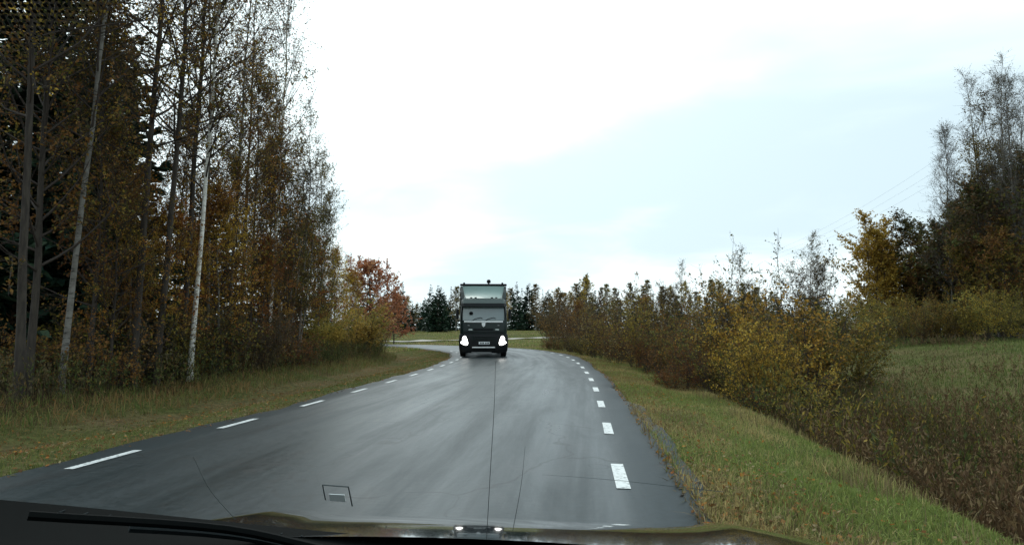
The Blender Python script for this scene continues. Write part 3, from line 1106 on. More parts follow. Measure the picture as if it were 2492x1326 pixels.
# --- right ditch bushes, near to far
P_('yellow_bush', 0, 1858, 14.6, 2.50, 'small yellow-orange bush standing in front of the other right bushes', 0.0, cat='bush', group=G_R, name='roadside_bush', wscale=.85)
P_('yellow_bush', 0, 1880, 18.5, 3.90, 'big olive-yellow bush below the pale-leaved sapling', 1.0, cat='bush', group=G_R, name='roadside_bush', wscale=1.15)
P_('yellow_bush', 1, 2000, 20.5, 3.20, 'olive bush at the right end of the ditch row', 2.0, cat='bush', group=G_R, name='roadside_bush', wscale=1.1)
P_('sparse_sapling', 0, 1790, 19.0, 5.20, 'tall sapling with sparse pale leaves above the olive-yellow bush', 0.0, cat='sapling', group=G_R, name='sapling')
P_('sparse_sapling', 1, 1955, 21.5, 5.30, 'nearly bare sapling against the sky, right of the pale-leaved one', 1.0, cat='sapling', group=G_R, name='sapling')
P_('sparse_sapling', 1, 1995, 23.0, 4.90, 'thin bare sapling at the right end, beside the yellow tree', 2.0, cat='sapling', group=G_R, name='sapling')
P_('dull_bush', 0, 1725, 20.5, 3.56, 'dull brown bush left of the pale-leaved sapling', 0.0, cat='bush', group=G_R, name='roadside_bush')
P_('dull_bush', 1, 1770, 16.6, 2.70, 'low dark green bush by the verge below the pale-leaved sapling', 0.8, cat='bush', group=G_R, name='roadside_bush')
P_('dull_bush', 1, 1665, 23.5, 3.55, 'dark greenish bush in the middle of the right-hand row', 1.6, cat='bush', group=G_R, name='roadside_bush')
P_('dull_bush', 2, 1690, 19.0, 2.50, 'low green bush beside the verge, mid-row on the right', 2.6, cat='bush', group=G_R, name='roadside_bush')
P_('dull_bush', 0, 1610, 26.0, 3.96, 'brownish bush right of the light green sapling', 3.6, cat='bush', group=G_R, name='roadside_bush')
P_('sparse_sapling', 0, 1545, 27.0, 3.90, 'light yellow-green leafy sapling in the right row, mid-distance', 3.0, cat='sapling', group=G_R, name='sapling', wscale=1.3)
P_('sparse_sapling', 0, 1450, 33.5, 3.20, 'pale pinkish leafy sapling nearest the bend on the right', 4.0, cat='sapling', group=G_R, name='sapling', wscale=1.4)
P_('dull_bush', 2, 1585, 23.5, 2.20, 'low leafy bush on the verge below the light green sapling', 4.6, cat='bush', group=G_R, name='roadside_bush')
P_('dull_bush', 1, 1560, 31.0, 3.72, 'dark bush behind the light green sapling', 5.6, cat='bush', group=G_R, name='roadside_bush')
P_('dull_bush', 0, 1505, 33.0, 3.34, 'brown bush between the two leafy saplings near the bend', .6, cat='bush', group=G_R, name='roadside_bush')
P_('dull_bush', 2, 1495, 29.0, 2.00, 'low green bush on the verge left of the light green sapling', 1.7, cat='bush', group=G_R, name='roadside_bush')
P_('brown_thicket', 0, 1470, 40.0, 4.07, 'grey-brown thicket behind the pinkish sapling', 0., cat='bush', group=G_R, name='thicket')
P_('brown_thicket', 0, 1425, 46.0, 4.90, 'grey-brown thicket second from the bend on the right', 2., cat='bush', group=G_R, name='thicket')
P_('brown_thicket', 0, 1385, 54.0, 5.06, 'grey-brown thicket at the bend right of the truck', 4., cat='bush', group=G_R, name='thicket')
P_('brown_thicket', 0, 1350, 64.0, 5.32, 'farthest brown thicket, closest to the truck in the picture', 5., cat='bush', group=G_R, name='thicket')
P_('undershrub', 1, 1345, 52.0, 1.30, 'low orange-brown shrub on the far verge of the bend', 5., cat='shrub', group=G_R, name='roadside_bush')
P_('undershrub', 0, 1395, 44.0, 1.40, 'low green shrub by the edge dashes at the bend', 3., cat='shrub', group=G_R, name='roadside_bush')
P_('undershrub', 2, 1430, 38.0, 1.40, 'low leafy shrub below the pinkish sapling', 1., cat='shrub', group=G_R, name='roadside_bush')
P_('undershrub', 1, 1655, 18.0, 1.30, 'low reddish shrub on the verge crest, mid-row on the right', 1.5, cat='shrub', group=G_R, name='roadside_bush')
P_('undershrub', 2, 1930, 13.4, 1.50, 'low dark shrub in the ditch right of the small yellow-orange bush', 2.5, cat='shrub', group=G_R, name='roadside_bush')
P_('twiggy_tree', 0, 1640, 27.0, 5.2, 'grey bare-twigged sapling above the brown bushes, mid-row', 1.0, cat='sapling', group=G_R, name='sapling')
P_('sparse_sapling', 1, 1715, 23.0, 4.7, 'thin greenish sapling left of the pale-leaved one', 5.0, cat='sapling', group=G_R, name='sapling')
P_('orange_tree', 0, 1575, 36.0, 4.4, 'rusty orange young tree among the mid-row bushes', 2.0, group=G_R, name='rowan_tree')
P_('orange_tree', 1, 1410, 50.0, 4.0, 'rusty young tree among the thickets at the bend', 3.0, group=G_R, name='rowan_tree')

P_('twiggy_tree', 1, 1800, 23.0, 5.6, 'rounded grey bare-twigged tree behind the big olive-yellow bush', 1.0, group=G_R, name='bare_tree', wscale=1.25)
P_('twiggy_tree', 0, 1965, 24.5, 5.5, 'rounded grey bare-twigged tree at the right end of the row', 2.0, group=G_R, name='bare_tree', wscale=1.3)

# --- right: hedge, yellow tree and wood behind the meadow
G_W = 'trees of the wood behind the right meadow'
P_('yellow_tree', 0, 2125, 45.0, 8.9, 'golden yellow tree beside the right wood', 0.0, group=G_W, name='aspen_tree', wscale=1.15)
P_('yellow_tree', 0, 2165, 48.0, 8.0, 'second golden tree just right of the golden yellow tree', 2.0, group=G_W, name='aspen_tree')
P_('olive_tree', 0, 2235, 43.0, 6.2, 'olive-brown tree between the golden tree and the right wood', 1.0, group=G_W, name='aspen_tree')
P_('olive_tree', 1, 2320, 42.0, 9.6, 'dark green-brown tree below the thin bare treetop', 2.0, group=G_W, name='alder_tree')
P_('bare_tree', 1, 2318, 41.0, 13.6, 'thin bare tree poking above the right wood', 3.0, group=G_W, name='bare_tree')
P_('bare_tree', 0, 2445, 39.0, 17.0, 'tall pale bare many-stemmed tree at the right edge', 0.6, group=G_W, name='bare_tree')
P_('bare_tree', 1, 2485, 36.0, 15.0, 'tall bare tree cut by the right picture edge', 0.6, group=G_W, name='bare_tree')
P_('olive_tree', 0, 2385, 38.0, 6.6, 'yellow-brown tree in front of the tall pale bare tree', 4.0, group=G_W, name='aspen_tree')
P_('olive_tree', 1, 2455, 40.0, 10.0, 'dark leafy tree at the foot of the tall bare trees', 5.0, group=G_W, name='alder_tree')
P_('olive_tree', 1, 2400, 45.0, 9.5, 'dark leafy tree behind the yellow-brown tree, right wood', 6.0, group=G_W, name='alder_tree')
P_('spruce', 0, 2225, 50.0, 7.6, 'small spruce tip left of the thin bare tree', 6.0, group=G_W, name='spruce_tree')
P_('spruce', 1, 2360, 47.0, 9.5, 'dark spruce inside the right wood', 2.0, group=G_W, name='spruce_tree')
P_('spruce', 0, 2480, 43.0, 10.5, 'dark spruce at the far right edge of the wood', 2.0, group=G_W, name='spruce_tree')
P_('olive_tree', 1, 2290, 45.0, 8.4, 'dark leafy tree left of the thin bare tree, right wood', 1.4, group=G_W, name='alder_tree', wscale=1.15)
P_('olive_tree', 1, 2370, 41.0, 10.5, 'tallest dark leafy tree in the middle of the right wood', 2.4, group=G_W, name='alder_tree', wscale=1.1)
P_('olive_tree', 0, 2470, 35.0, 6.8, 'brown leafy tree lowest at the right picture edge', 3.4, group=G_W, name='aspen_tree', wscale=1.15)
P_('twiggy_tree', 0, 2425, 42.0, 14.0, 'grey fine-twigged tree below the tall pale bare tree', 3.4, group=G_W, name='alder_tree', wscale=1.2)
P_('twiggy_tree', 1, 2470, 38.0, 15.5, 'grey fine-twigged tree nearest the right picture edge', 1.4, group=G_W, name='alder_tree', wscale=1.3)
P_('twiggy_tree', 1, 2400, 43.0, 13.0, 'grey fine-twigged tree right of the thin bare tree', 5.4, group=G_W, name='alder_tree', wscale=1.3)
P_('olive_tree', 1, 2440, 37.0, 11.0, 'big dark leafy tree filling the right picture edge', 1.9, group=G_W, name='alder_tree', wscale=1.25)
P_('olive_tree', 1, 2340, 46.0, 10.5, 'dark leafy tree behind the thin bare tree', 2.9, group=G_W, name='alder_tree', wscale=1.2)
P_('olive_tree', 1, 2262, 44.0, 9.0, 'dark rounded tree joining the golden trees to the right wood', 4.4, group=G_W, name='alder_tree', wscale=1.35)
P_('olive_tree', 0, 2205, 46.0, 6.6, 'brownish tree tucked right behind the second golden tree', 5.1, group=G_W, name='aspen_tree', wscale=1.3)
hedge = []
rng = random.Random(77)
for q in range(13):
    px = 1960 + q * 45 + rng.uniform(-12, 12)
    Y = 36 + 3 * math.sin(q * 1.7) - .15 * q
    hedge.append(P_('yellow_bush' if q % 3 else 'dull_bush', 1, px, Y, rng.uniform(2.3, 3.2), 'x', rng.uniform(0, 6), cat='bush', group='hedge bushes behind the meadow', name='hedge_bush'))

# --- far treeline
far = []
rng = random.Random(12)
px = 925.0
q = 0
while px < 1900:
    q += 1
    band = 0 if px < 1130 else (1 if px < 1340 else 2)
    Y = (150, 165, 118)[band] + rng.uniform(-14, 22)
    top = (118, 108, 116)[band] * rng.choice([rng.uniform(.6, .85), rng.uniform(.8, 1.08)])
    if band == 0:
        top *= (.72 + .4 * max(0, (px - 1000) / 130)) if px > 985 else 1.0
    if band == 1:
        top *= .95 + .12 * ((px - 1130) / 210)
    base_z = gz(PX(px, Y), Y)
    H = top / F_PX * Y + CAM_Z - base_z + .3
    r = rng.random()
    if r < (.72, .62, .22)[band]:
        e = P_('far_spruce', q, px, Y, H, 'x', rng.uniform(0, 6), group=G_F, name='spruce_tree', wscale=rng.uniform(.85, 1.15))
        e['word'] = 'spruce'
    else:
        e = P_('far_birch', q, px, Y, H * 1.0, 'x', rng.uniform(0, 6), group=G_F, name='birch_tree', wscale=rng.uniform(1.1, 1.7))
        e['word'] = 'birch'
    far.append(e)
    px += rng.uniform(5, 18)
# second, farther row that reads as one mass
lo = spruce('distant_spruce', 191, 14.0, .2, 3.4, .55, 8, .5)
cv = np.empty(len(lo[1].vertices) * 3, np.float32)
lo[1].vertices.foreach_get('co', cv)
cv = cv.reshape(-1, 3)
cc = np.empty(len(cv) * 4, np.float32)
lo[1].color_attributes['Col'].data.foreach_get('color', cc)
cc = cc.reshape(-1, 4)[:, :3]
fV, fC = [], []
px = 860.0
while px < 2000:
    Y = 205 + rng.uniform(-10, 25)
    x = PX(px, Y)
    z0 = gz(x, Y)
    H = rng.uniform(58, 92) / F_PX * Y + CAM_Z - z0
    a_ = rng.uniform(0, 6.28)
    rot = np.array([[math.cos(a_), -math.sin(a_), 0], [math.sin(a_), math.cos(a_), 0], [0, 0, 1]])
    fV.append((cv * H / 14.0 * np.array([1.15, 1.15, 1])) @ rot.T + np.array([x, Y, z0 - 1.2]))
    fC.append(cc * rng.uniform(.8, 1.5))
    px += rng.uniform(9, 15)
fV, fC = np.concatenate(fV), np.concatenate(fC)
o = link('distant_forest', make_mesh('distant_forest', fV, [np.arange(len(fV)).reshape(-1, 4)], [M['needle']], col=fC, smooth=False))
tag(o, 'dark mass of distant spruce forest behind the far treeline', 'forest', kind='stuff')
P_('far_spruce', 0, 1066, 140.0, 9.6, 'broad dark spruce standing in front of the far treeline left of the truck', 1.0, group=G_F, name='spruce_tree', wscale=1.25)
P_('far_birch', 1, 1425, 105.0, 10.2, 'golden-orange birch standing out in the far treeline right of the truck', 1.0, group=G_F, name='birch_tree', wscale=1.3)

def by_x(objs):
    return sorted(objs, key=lambda o: o.location.x / o.location.y)


truck_u = (1177 - 1246) / F_PX
for wd, nice in (('spruce', 'dark spruce'), ('birch', 'thin pale-leaved tree')):
    L_ = [o for o in by_x([o for o in far if o['word'] == wd]) if o.location.x / o.location.y < truck_u][::-1]
    R_ = [o for o in by_x([o for o in far if o['word'] == wd]) if o.location.x / o.location.y >= truck_u]
    for i, o in enumerate(L_):
        o['label'] = f'{nice} in the far treeline, {ordinal(i + 1)} one left of the truck'
    for i, o in enumerate(R_):
        o['label'] = f'{nice} in the far treeline, {ordinal(i + 1)} one right of the truck'
for o in far:
    del o['word']
for i, o in enumerate(by_x(under)):
    o['label'] = f'low undergrowth shrub below the left trees, {ordinal(i + 1)} from the left edge'
for i, o in enumerate(by_x(hedge)):
    o['label'] = f'low yellow-green hedge bush behind the meadow, {ordinal(i + 1)} from the left'


# ------------------------------------------------------------------ grass, weeds, fallen leaves (stuff)
def blades(name, X, Y, h, w, pal, seed, label, cat, lean=.5, zoff=-.02, parts=None):
    rng = rs(seed)
    n = len(X)
    S_, O_ = road_st(X, Y)
    Z = np.where(np.abs(O_) < half_w(S_), .0, height_so(X, Y, S_, O_)) + zoff
    base = np.stack([X, Y, Z], 1)
    a = rng.uniform(0, 6.28, n)
    hh = h * rng.uniform(.45, 1.25, n)
    side = np.stack([np.cos(a), np.sin(a), np.zeros(n)], 1) * (w * rng.uniform(.6, 1.3, n))[:, None]
    b = rng.uniform(0, 6.28, n)
    l = np.abs(rng.normal(0, lean, n)) * hh
    tip = base + np.stack([np.cos(b) * l, np.sin(b) * l, hh * np.clip(1 - .3 * l / hh, .3, 1)], 1)
    midp = base * .45 + tip * .55 + np.array([0, 0, 1]) * (hh * .12)[:, None]
    V = np.stack([base - side, base + side, midp + side * .7, tip, midp - side * .7], 1).reshape(-1, 3)
    k = np.arange(n) * 5
    Q = np.stack([k, k + 1, k + 2, k + 4], 1)
    T = np.stack([k + 4, k + 2, k + 3], 1)
    pal = np.array(pal)
    f = np.clip(.5 + .3 * wob(X, Y, 1.1, seed + 1) + .2 * wob(X, Y, 4.0, seed + 2) + rng.normal(0, .22, n), 0, .999)
    c = pal[(f * len(pal)).astype(int)] * (1 + rng.uniform(-.3, .3, (n, 1)))
    o = link(name, make_mesh(name, V, [Q, T], [M['blade']], col=np.repeat(c, 5, axis=0), smooth=False))
    tag(o, label, cat, kind='stuff')
    return o


GK = 1.95
GP = ((.09, .11, .03), (.11, .13, .035), (.075, .10, .028), (.13, .135, .045), (.17, .14, .06), (.20, .155, .07))
GPL = ((.05, .068, .02), (.065, .08, .022), (.08, .085, .028), (.10, .085, .03), (.13, .09, .04), (.12, .07, .03))
STRAW = ((.22, .17, .09), (.26, .20, .11), (.16, .12, .06), (.12, .09, .045))


GP, GPL = (tuple(tuple(x * GK for x in c_) for c_ in p_) for p_ in (GP, GPL))


def strip(n, s_lo, s_hi, e_lo, e_hi, side, seed, power=1.6):
    rng = rs(seed)
    s = S0 + s_lo + (s_hi - s_lo) * rng.uniform(0, 1, n) ** power
    e = rng.uniform(e_lo, e_hi, n)
    return road_pt(s, side * (half_w(s) + e))


X, Y = strip(150000, 2.2, 55, -.05, 2.5, 1, 1, 1.9)
blades('grass', X, Y, .085, .0045, GP, 2, 'short green grass on the right verge beside the road', 'grass', .8)
X, Y = strip(30000, 2.2, 45, -.14, 1.0, 1, 12, 1.8)
k = (wob(X, Y, 1.0, 47) + rs(44).normal(0, .5, len(X))) > 0.0
X, Y = X[k], Y[k]
blades('grass', X, Y, .10, .005, STRAW + GPL[2:], 13, 'dry brownish grass along the right asphalt edge', 'grass', .9)
X, Y = strip(26000, 2.2, 50, 1.6, 2.7, 1, 3, 1.7)
k = (wob(X, Y, 1.3, 41) + rs(4).normal(0, .5, len(X))) > .35
X, Y = X[k], Y[k]
blades('grass', X, Y, .19, .004, STRAW + GP[3:], 4, 'tall straw-coloured grass along the crest of the right verge', 'grass', .5)
X, Y = strip(110000, 3, 55, -.05, 4.6, -1, 5, 1.3)
blades('grass', X, Y, .06, .006, GPL, 6, 'short olive and brown grass on the left verge', 'grass', .8)
X, Y = strip(15000, 4, 45, 2.9, 5.2, -1, 7, 1.2)
blades('grass', X, Y, .24, .007, STRAW[2:] + GPL, 8, 'taller dry grass at the foot of the left forest', 'grass', .7)
rng = rs(9)
n = 70000
Y = 10 + 45 * rng.uniform(0, 1, n) ** 1.2
X = rng.uniform(.12, .82, n) * Y
S, O = road_st(X, Y)
k = (O - half_w(S)) > 4.8
blades('grass', X[k], Y[k], .15, .010, tuple(tuple(x * .72 for x in c_) for c_ in GP[:4] + GPL[:3]) + STRAW[3:], 10, 'rough meadow grass on the slope right of the ditch', 'grass', .7)
rng = rs(14)
n = 60000
Y = 48 + 110 * rng.uniform(0, 1, n) ** 1.3
X = rng.uniform(-.26, .16, n) * Y
S, O = road_st(X, Y)
k = np.abs(O) > half_w(S) + .1
blades('grass', X[k], Y[k], .16, .03, GP + STRAW[1:2], 15, 'pale green grass of the far field behind the truck', 'grass', .7)


def weeds(name, X, Y, h, seed, pal, label, lsize=.05, nl=14, stem_c=(.10, .065, .035)):
    """dry stalks with shrivelled leaves and seed heads"""
    rng = rs(seed)
    n = len(X)
    base = np.stack([X, Y, height(X, Y) - .03], 1)
    hh = h * rng.uniform(.5, 1.25, n)
    d = unit(np.stack([rng.normal(0, .22, n), rng.normal(0, .22, n), np.ones(n)], 1))
    P = grow(base, d, hh, 4, rng, .1, .18)
    V, Q = tubes(P, np.full((n, 1), .0045) * np.linspace(1, .5, 4)[None], 3)
    i = np.repeat(np.arange(n), nl)
    tt = rng.uniform(.2, 1, len(i)) ** .7
    p, dd = along(P, i, tt)
    p = p + rng.normal(0, .05, p.shape) * (1.3 - tt)[:, None]
    LV, LQ = leaf_quads(p, lsize, rng, .0, .3, dd + rng.normal(0, .55, dd.shape))
    c = np.concatenate([np.tile(np.array(stem_c), (len(V), 1)) * rng.uniform(.7, 1.4, (len(V), 1)), np.repeat(pick_cols(pal, len(p), rng, p), 4, axis=0)])
    o = link(name, make_mesh(name, np.concatenate([V, LV]), [Q, LQ + len(V)], [M['blade']], col=c, smooth=False))
    tag(o, label, 'weeds', kind='stuff')


WB = ((.24, .18, .09), (.17, .12, .06), (.12, .075, .038), (.10, .065, .033), (.15, .105, .052), (.08, .06, .03), (.2, .145, .075), (.085, .08, .03))
X, Y = strip(4600, 2.5, 42, 2.7, 6.2, 1, 21, 1.5)
weeds('dry_weeds', X, Y, .75, 22, WB, 'brown dry weeds filling the right ditch', .07, 24)
rng = rs(23)
n = 4200
Y = 6 + 28 * rng.uniform(0, 1, n)
X = rng.uniform(.42, .85, n) * Y
S, O = road_st(X, Y)
e_ = O - half_w(S)
k = (e_ > 5.6) & (wob(X, Y, .6, 3) + rng.normal(0, .4, n) - .12 * np.maximum(0, e_ - 7.5) > .05)
weeds('dry_weeds', X[k], Y[k], .5, 24, WB, 'tall brown weeds scattered over the meadow slope', .07, 20)
X, Y = strip(3800, 4, 42, 3.6, 8.5, -1, 25, 1.1)
weeds('dry_weeds', X, Y, .8, 26, DULL + GREEN, 'dull weeds and low growth below the left trees', .08, 14, (.06, .045, .03))
X, Y = strip(2000, 8, 52, 2.3, 6.0, 1, 27, 1.0)
weeds('green_weeds', X, Y, 1.0, 28, GREEN + OLIVE, 'green leafy growth at the foot of the right bushes', .08, 16, (.06, .055, .03))

# fallen leaves along both verges and the asphalt edge
rng = rs(31)
n = 15000
s = S0 + 2 + 45 * rng.uniform(0, 1, n) ** 1.4
side = np.where(rng.uniform(0, 1, n) < .6, -1, 1)
e = np.where(side < 0, rng.uniform(-.25, 5.0, n), np.abs(rng.normal(0, .9, n)) - .15)
X, Y = road_pt(s, side * (half_w(s) + e))
Z = np.maximum(height(X, Y), np.where(e < .05, .004, -9)) + np.where(e < .05, .008, .03)
nrm = unit(rng.normal(0, .35, (n, 3)) + np.array([0, 0, 1.0]))
tn = unit(np.cross(nrm, rng.normal(0, 1, (n, 3))))
bt = np.cross(nrm, tn)
C = np.stack([X, Y, Z], 1)
sz = rng.uniform(.014, .034, n)[:, None]
V = np.stack([C - tn * sz, C + bt * sz * .6, C + tn * sz, C - bt * sz * .6], 1).reshape(-1, 3)
c = pick_cols(BROWN + BROWN + ORANGE[:2] + PALE, n, rng)
o = link('fallen_leaves', make_mesh('fallen_leaves', V, [np.arange(n * 4).reshape(n, 4)], [M['leaf']], col=np.repeat(c, 4, axis=0), smooth=False))
tag(o, 'fallen yellow and brown leaves scattered on the road verges', 'leaves', kind='stuff')

# ------------------------------------------------------------------ overhead wires
M['wire'] = mat('wire_metal', (.16, .17, .18), .5)
M['pole'] = bark('pole_wood', (.12, .10, .08), (.18, .15, .12))
for i in range(3):
    a_, b_ = Vector((118 + i * .9, 148, 38.2 - .1 * i)), Vector((75 + i * .9, 172, 16.6 - i * .9))
    a_ = Vector((PX(2420, 92) + i * .4, 92, 29.5 - i * 1.5))
    b_ = Vector((PX(1880, 165) + i * .4, 165, 20.5 - i * .8))
    pts = [a_.lerp(b_, t_) - Vector((0, 0, 1.6 * 4 * t_ * (1 - t_))) for t_ in np.linspace(0, 1, 17)]
    w = Buf()
    w.tube([tuple(p) for p in pts],  .010, 5)
    ob = w.obj('overhead_wire', M['wire'], smooth=True)
    tag(ob, f'thin overhead wire above the golden tree, {("topmost", "middle", "lowest")[i]} of three', 'wire', 'overhead wires above the right trees')

# ------------------------------------------------------------------ the oncoming truck
def painted(name, base, rough=.3, coat=.4, dirt=.25):
    m = mat(name, base, rough, coat=coat)
    t = NT(m)
    tc_ = t.new('ShaderNodeTexCoord')
    nz = t.noise(tc_.outputs['Object'], 2.5, 6, .65)
    sp_ = t.new('ShaderNodeSeparateXYZ')
    t.l.new(tc_.outputs['Object'], sp_.inputs[0])
    low = t.mapr(sp_.outputs[2], 1.6, .1, 0, 1)
    f = t.math('MULTIPLY', t.mapr(nz, .35, .7), t.math('ADD', t.math('MULTIPLY', low, .5), dirt), True)
    t.l.new(t.mix(f, (*base, 1), (.03, .03, .027, 1)), t.bsdf.inputs['Base Color'])
    t.l.new(t.math('ADD', t.math('MULTIPLY', f, .45), rough), t.bsdf.inputs['Roughness'])
    return m


M['truck_paint'] = painted('dark_green_paint', (.005, .016, .015), .32, .1, .12)
M['truck_paint'].node_tree.nodes['Principled BSDF'].inputs['Specular IOR Level'].default_value = .3
M['truck_mid'] = painted('mid_green_paint', (.045, .072, .068), .35, .2, .1)
M['truck_sky_pale'] = painted('sky_paled_green_paint', (.17, .27, .25), .35, .3, .1)  # the dark green paint again, sky reflection on the slope put into its colour
M['plastic'] = painted('dark_plastic', (.007, .009, .011), .5, 0, .1)
M['plastic'].node_tree.nodes['Principled BSDF'].inputs['Specular IOR Level'].default_value = .2
M['chrome'] = mat('chrome_trim', (.9, .92, .92), .35)
M['steel'] = mat('dull_steel', (.3, .31, .31), .45, metal=.8)
M['rubber'] = painted('tyre_rubber', (.012, .012, .012), .85, 0, .2)
M['plate'] = mat('plate_white', (.85, .87, .88), .45)
M['plate_ink'] = mat('plate_ink', (.02, .02, .02), .5)
M['lamp_on'] = mat('lit_headlamp', (.9, .9, .9), .2, emit=((1.0, .99, .95), 4.0))
M['lamp_dim'] = mat('marker_lens', (.55, .6, .58), .25)
m = mat('cab_glass', (.2, .25, .255), .06, spec=.6)  # base colour lightened to stand in for reflected sky
m.node_tree.nodes['Principled BSDF'].inputs['Coat Weight'].default_value = .6
M['cab_glass'] = m
M['curtain'] = mat('tarpaulin', (.025, .035, .034), .6)

TX, TY = PX(1177, 33.8), 33.8
truck = empty('truck', (TX, TY, 0.012), R(3.0))
tag(truck, 'dark green lorry with lit headlights driving towards the camera', 'truck')


def ring(z, hw_, y0, y1, r=.16):
    cy = (y0 + y1) / 2
    return [(px_, py_ + cy, z) for px_, py_ in rrect(hw_, (y1 - y0) / 2, r, 4)]


b = Buf()
b.loft([ring(z, h_, y0, 2.15, .17) for z, h_, y0 in ((.98, 1.15, .02), (1.25, 1.17, .0), (1.75, 1.17, .03), (2.1, 1.155, .09), (2.5, 1.13, .17), (2.68, 1.12, .22), (2.84, 1.10, .34), (2.93, 1.03, .52))])
cab = b.obj('cab', M['truck_paint'], truck, True)
# windscreen set into the front, following its slope
b = Buf()
rows = []
for z, y0, w_ in ((1.81, .03, 1.04), (2.0, .065, 1.04), (2.25, .113, 1.03), (2.5, .16, 1.01)):
    rows.append([(x_ * w_, y0 - .022 + .03 * abs(x_) ** 4, z) for x_ in np.linspace(-1, 1, 15)])
b.loft(rows, caps=False, closed=False)
b.loft([[(x, y + .012, z) for x, y, z in r] for r in rows], caps=False, closed=False)
ws = b.obj('windscreen', M['cab_glass'], truck, True)
b = Buf()
b.tube([(-1.06, .0, 1.83), (-1.07, .05, 2.1), (-1.04, .14, 2.5)], .03, 6)
b.obj('windscreen_pillar', M['plastic'], truck, True)
b = Buf()
b.tube([(1.06, .0, 1.83), (1.07, .05, 2.1), (1.04, .14, 2.5)], .03, 6)
b.obj('windscreen_pillar', M['plastic'], truck, True)
for x0, x1 in ((-.55, -.05), (.1, .6)):
    b = Buf()
    b.tube([(x0, -.03, 1.80), (x0 + .12, -.01, 1.88), (x1 - .1, .0, 1.95), (x1, .0, 1.90)], .014, 5)
    b.obj('wiper', M['plastic'], truck, True)
b = Buf()
b.loft([[(c[0] * s_ - .62, .015, c[1] * s_ + 2.16) for c in [(math.cos(a_) * .1, math.sin(a_) * .085) for a_ in np.linspace(0, 6.28, 15)[:-1]]] for s_ in (1, .97)])
b.obj('hanging_ornament', M['plastic'], truck)
# driver's-side dash seen through the glass edge, sun visor, roof cap
b = Buf()
b.loft([[(x_, y_, z_) for x_, y_, z_ in ((-1.16, .12, 2.52), (-1.0, -.14, 2.50), (1.0, -.14, 2.50), (1.16, .12, 2.52))],
        [(x_, y_, z_) for x_, y_, z_ in ((-1.16, .16, 2.63), (-1.0, -.08, 2.64), (1.0, -.08, 2.64), (1.16, .16, 2.63))]])
b.obj('sun_visor', M['plastic'], truck)
b = Buf()
b.loft([[(-1.05, .20, 2.655), (1.05, .20, 2.655), (1.03, .36, 2.90), (-1.03, .36, 2.90)], [(-1.02, .16, 2.665), (1.02, .16, 2.665), (1.0, .32, 2.895), (-1.0, .32, 2.895)]])
b.obj('roof_panel', M['truck_mid'], truck)
# sloped deflector with dark fairings either side
b = Buf()
rows = []
for f in np.linspace(0, 1, 7):
    w_ = .90 + .18 * f ** .7
    z = 2.93 + .66 * f
    y = .48 + .72 * f + .12 * math.sin(math.pi * f)
    rows.append([(x_ * w_, y + .07 * x_ * x_, z) for x_ in np.linspace(-1, 1, 11)])
b.loft(rows, caps=False, closed=False)
b.loft([[(x, y + .03, z - .02) for x, y, z in r] for r in rows], caps=False, closed=False)
b.obj('roof_deflector', M['truck_sky_pale'], truck, True)
for sgn in (-1, 1):
    b = Buf()
    b.loft([[(sgn * .92, .56, 2.93), (sgn * 1.14, .75, 2.93), (sgn * 1.15, 2.1, 2.93), (sgn * 1.0, 2.1, 2.93)],
            [(sgn * 1.0, .86, 3.25), (sgn * 1.17, 1.0, 3.25), (sgn * 1.18, 2.1, 3.25), (sgn * 1.02, 2.1, 3.25)],
            [(sgn * 1.09, 1.28, 3.58), (sgn * 1.18, 1.34, 3.58), (sgn * 1.18, 2.1, 3.58), (sgn * 1.04, 2.1, 3.58)]])
    b.obj('side_fairing', M['truck_paint'], truck)
# cargo body
b = Buf()
b.box((0, 6.0, 2.33), (2.46, 7.3, 2.62), .03)
cargo = b.obj('cargo_body', M['curtain'], truck)
b = Buf()
b.box((0, 1.3, 3.655), (2.42, .12, .12), .03)
b.obj('headboard_rail', M['plastic'], cargo)
for x_ in (-1.0, .98):
    b = Buf()
    b.box((x_, 1.3, 3.745), (.1, .1, .08), .02)
    b.obj('marker_bracket', M['plastic'], cargo)
b = Buf()
b.tube([(.28, 1.7, 3.60), (.28, 1.7, 3.80)], .045, 10)
b.loft([[(.28 + r_b * math.cos(a_), 1.7 + r_b * math.sin(a_), z_) for a_ in np.linspace(0, 6.28, 13)[:-1]] for z_, r_b in ((3.79, .09), (3.83, .105), (3.92, .1), (3.97, .05))])
b.obj('roof_beacon', M['plastic'], truck, True)
for x_ in (-.93, .89):
    b = Buf()
    b.disc((x_, .40, 2.95), .05, .05, 'y', 14)
    b.obj('roof_marker_lamp', M['lamp_dim'], truck, True)
for x_ in (-.62, -.4, .42, .64):
    b = Buf()
    b.box((x_, .42, 2.955), (.12, .06, .05), .012)
    b.obj('roof_light_bracket', M['plastic'], truck)
# front panel
b = Buf()
b.box((0, -.03, 1.74), (1.94, .05, .085), .018)
b.obj('chrome_strip', M['chrome'], truck, True)
b = Buf()
em = [(-.1, 1.69), (.1, 1.69), (.085, 1.55), (.0, 1.47), (-.085, 1.55)]
b.loft([[(x, -.025, z) for x, z in em], [(x * .9, -.065, (z - 1.58) * .9 + 1.58) for x, z in em]])
b.obj('emblem', M['chrome'], truck)
b = Buf()
b.box((0, -.012, 1.36), (.98, .03, .10), .012)
b.obj('upper_grille', M['plastic'], truck)
for x_ in (-.65, .67):
    b = Buf()
    b.box((x_, -.02, 1.345), (.2, .04, .07), .02)
    b.obj('front_marker', M['lamp_dim'], truck, True)
for x_ in (-.74, .74):
    b = Buf()
    b.box((x_, -.01, 1.56), (.1, .02, .04), .008)
    b.obj('panel_handle', M['steel'], truck)
b = Buf()
b.box((0, -.008, 1.22), (2.0, .03, .045), .01)
b.obj('panel_gap_trim', M['plastic'], truck)
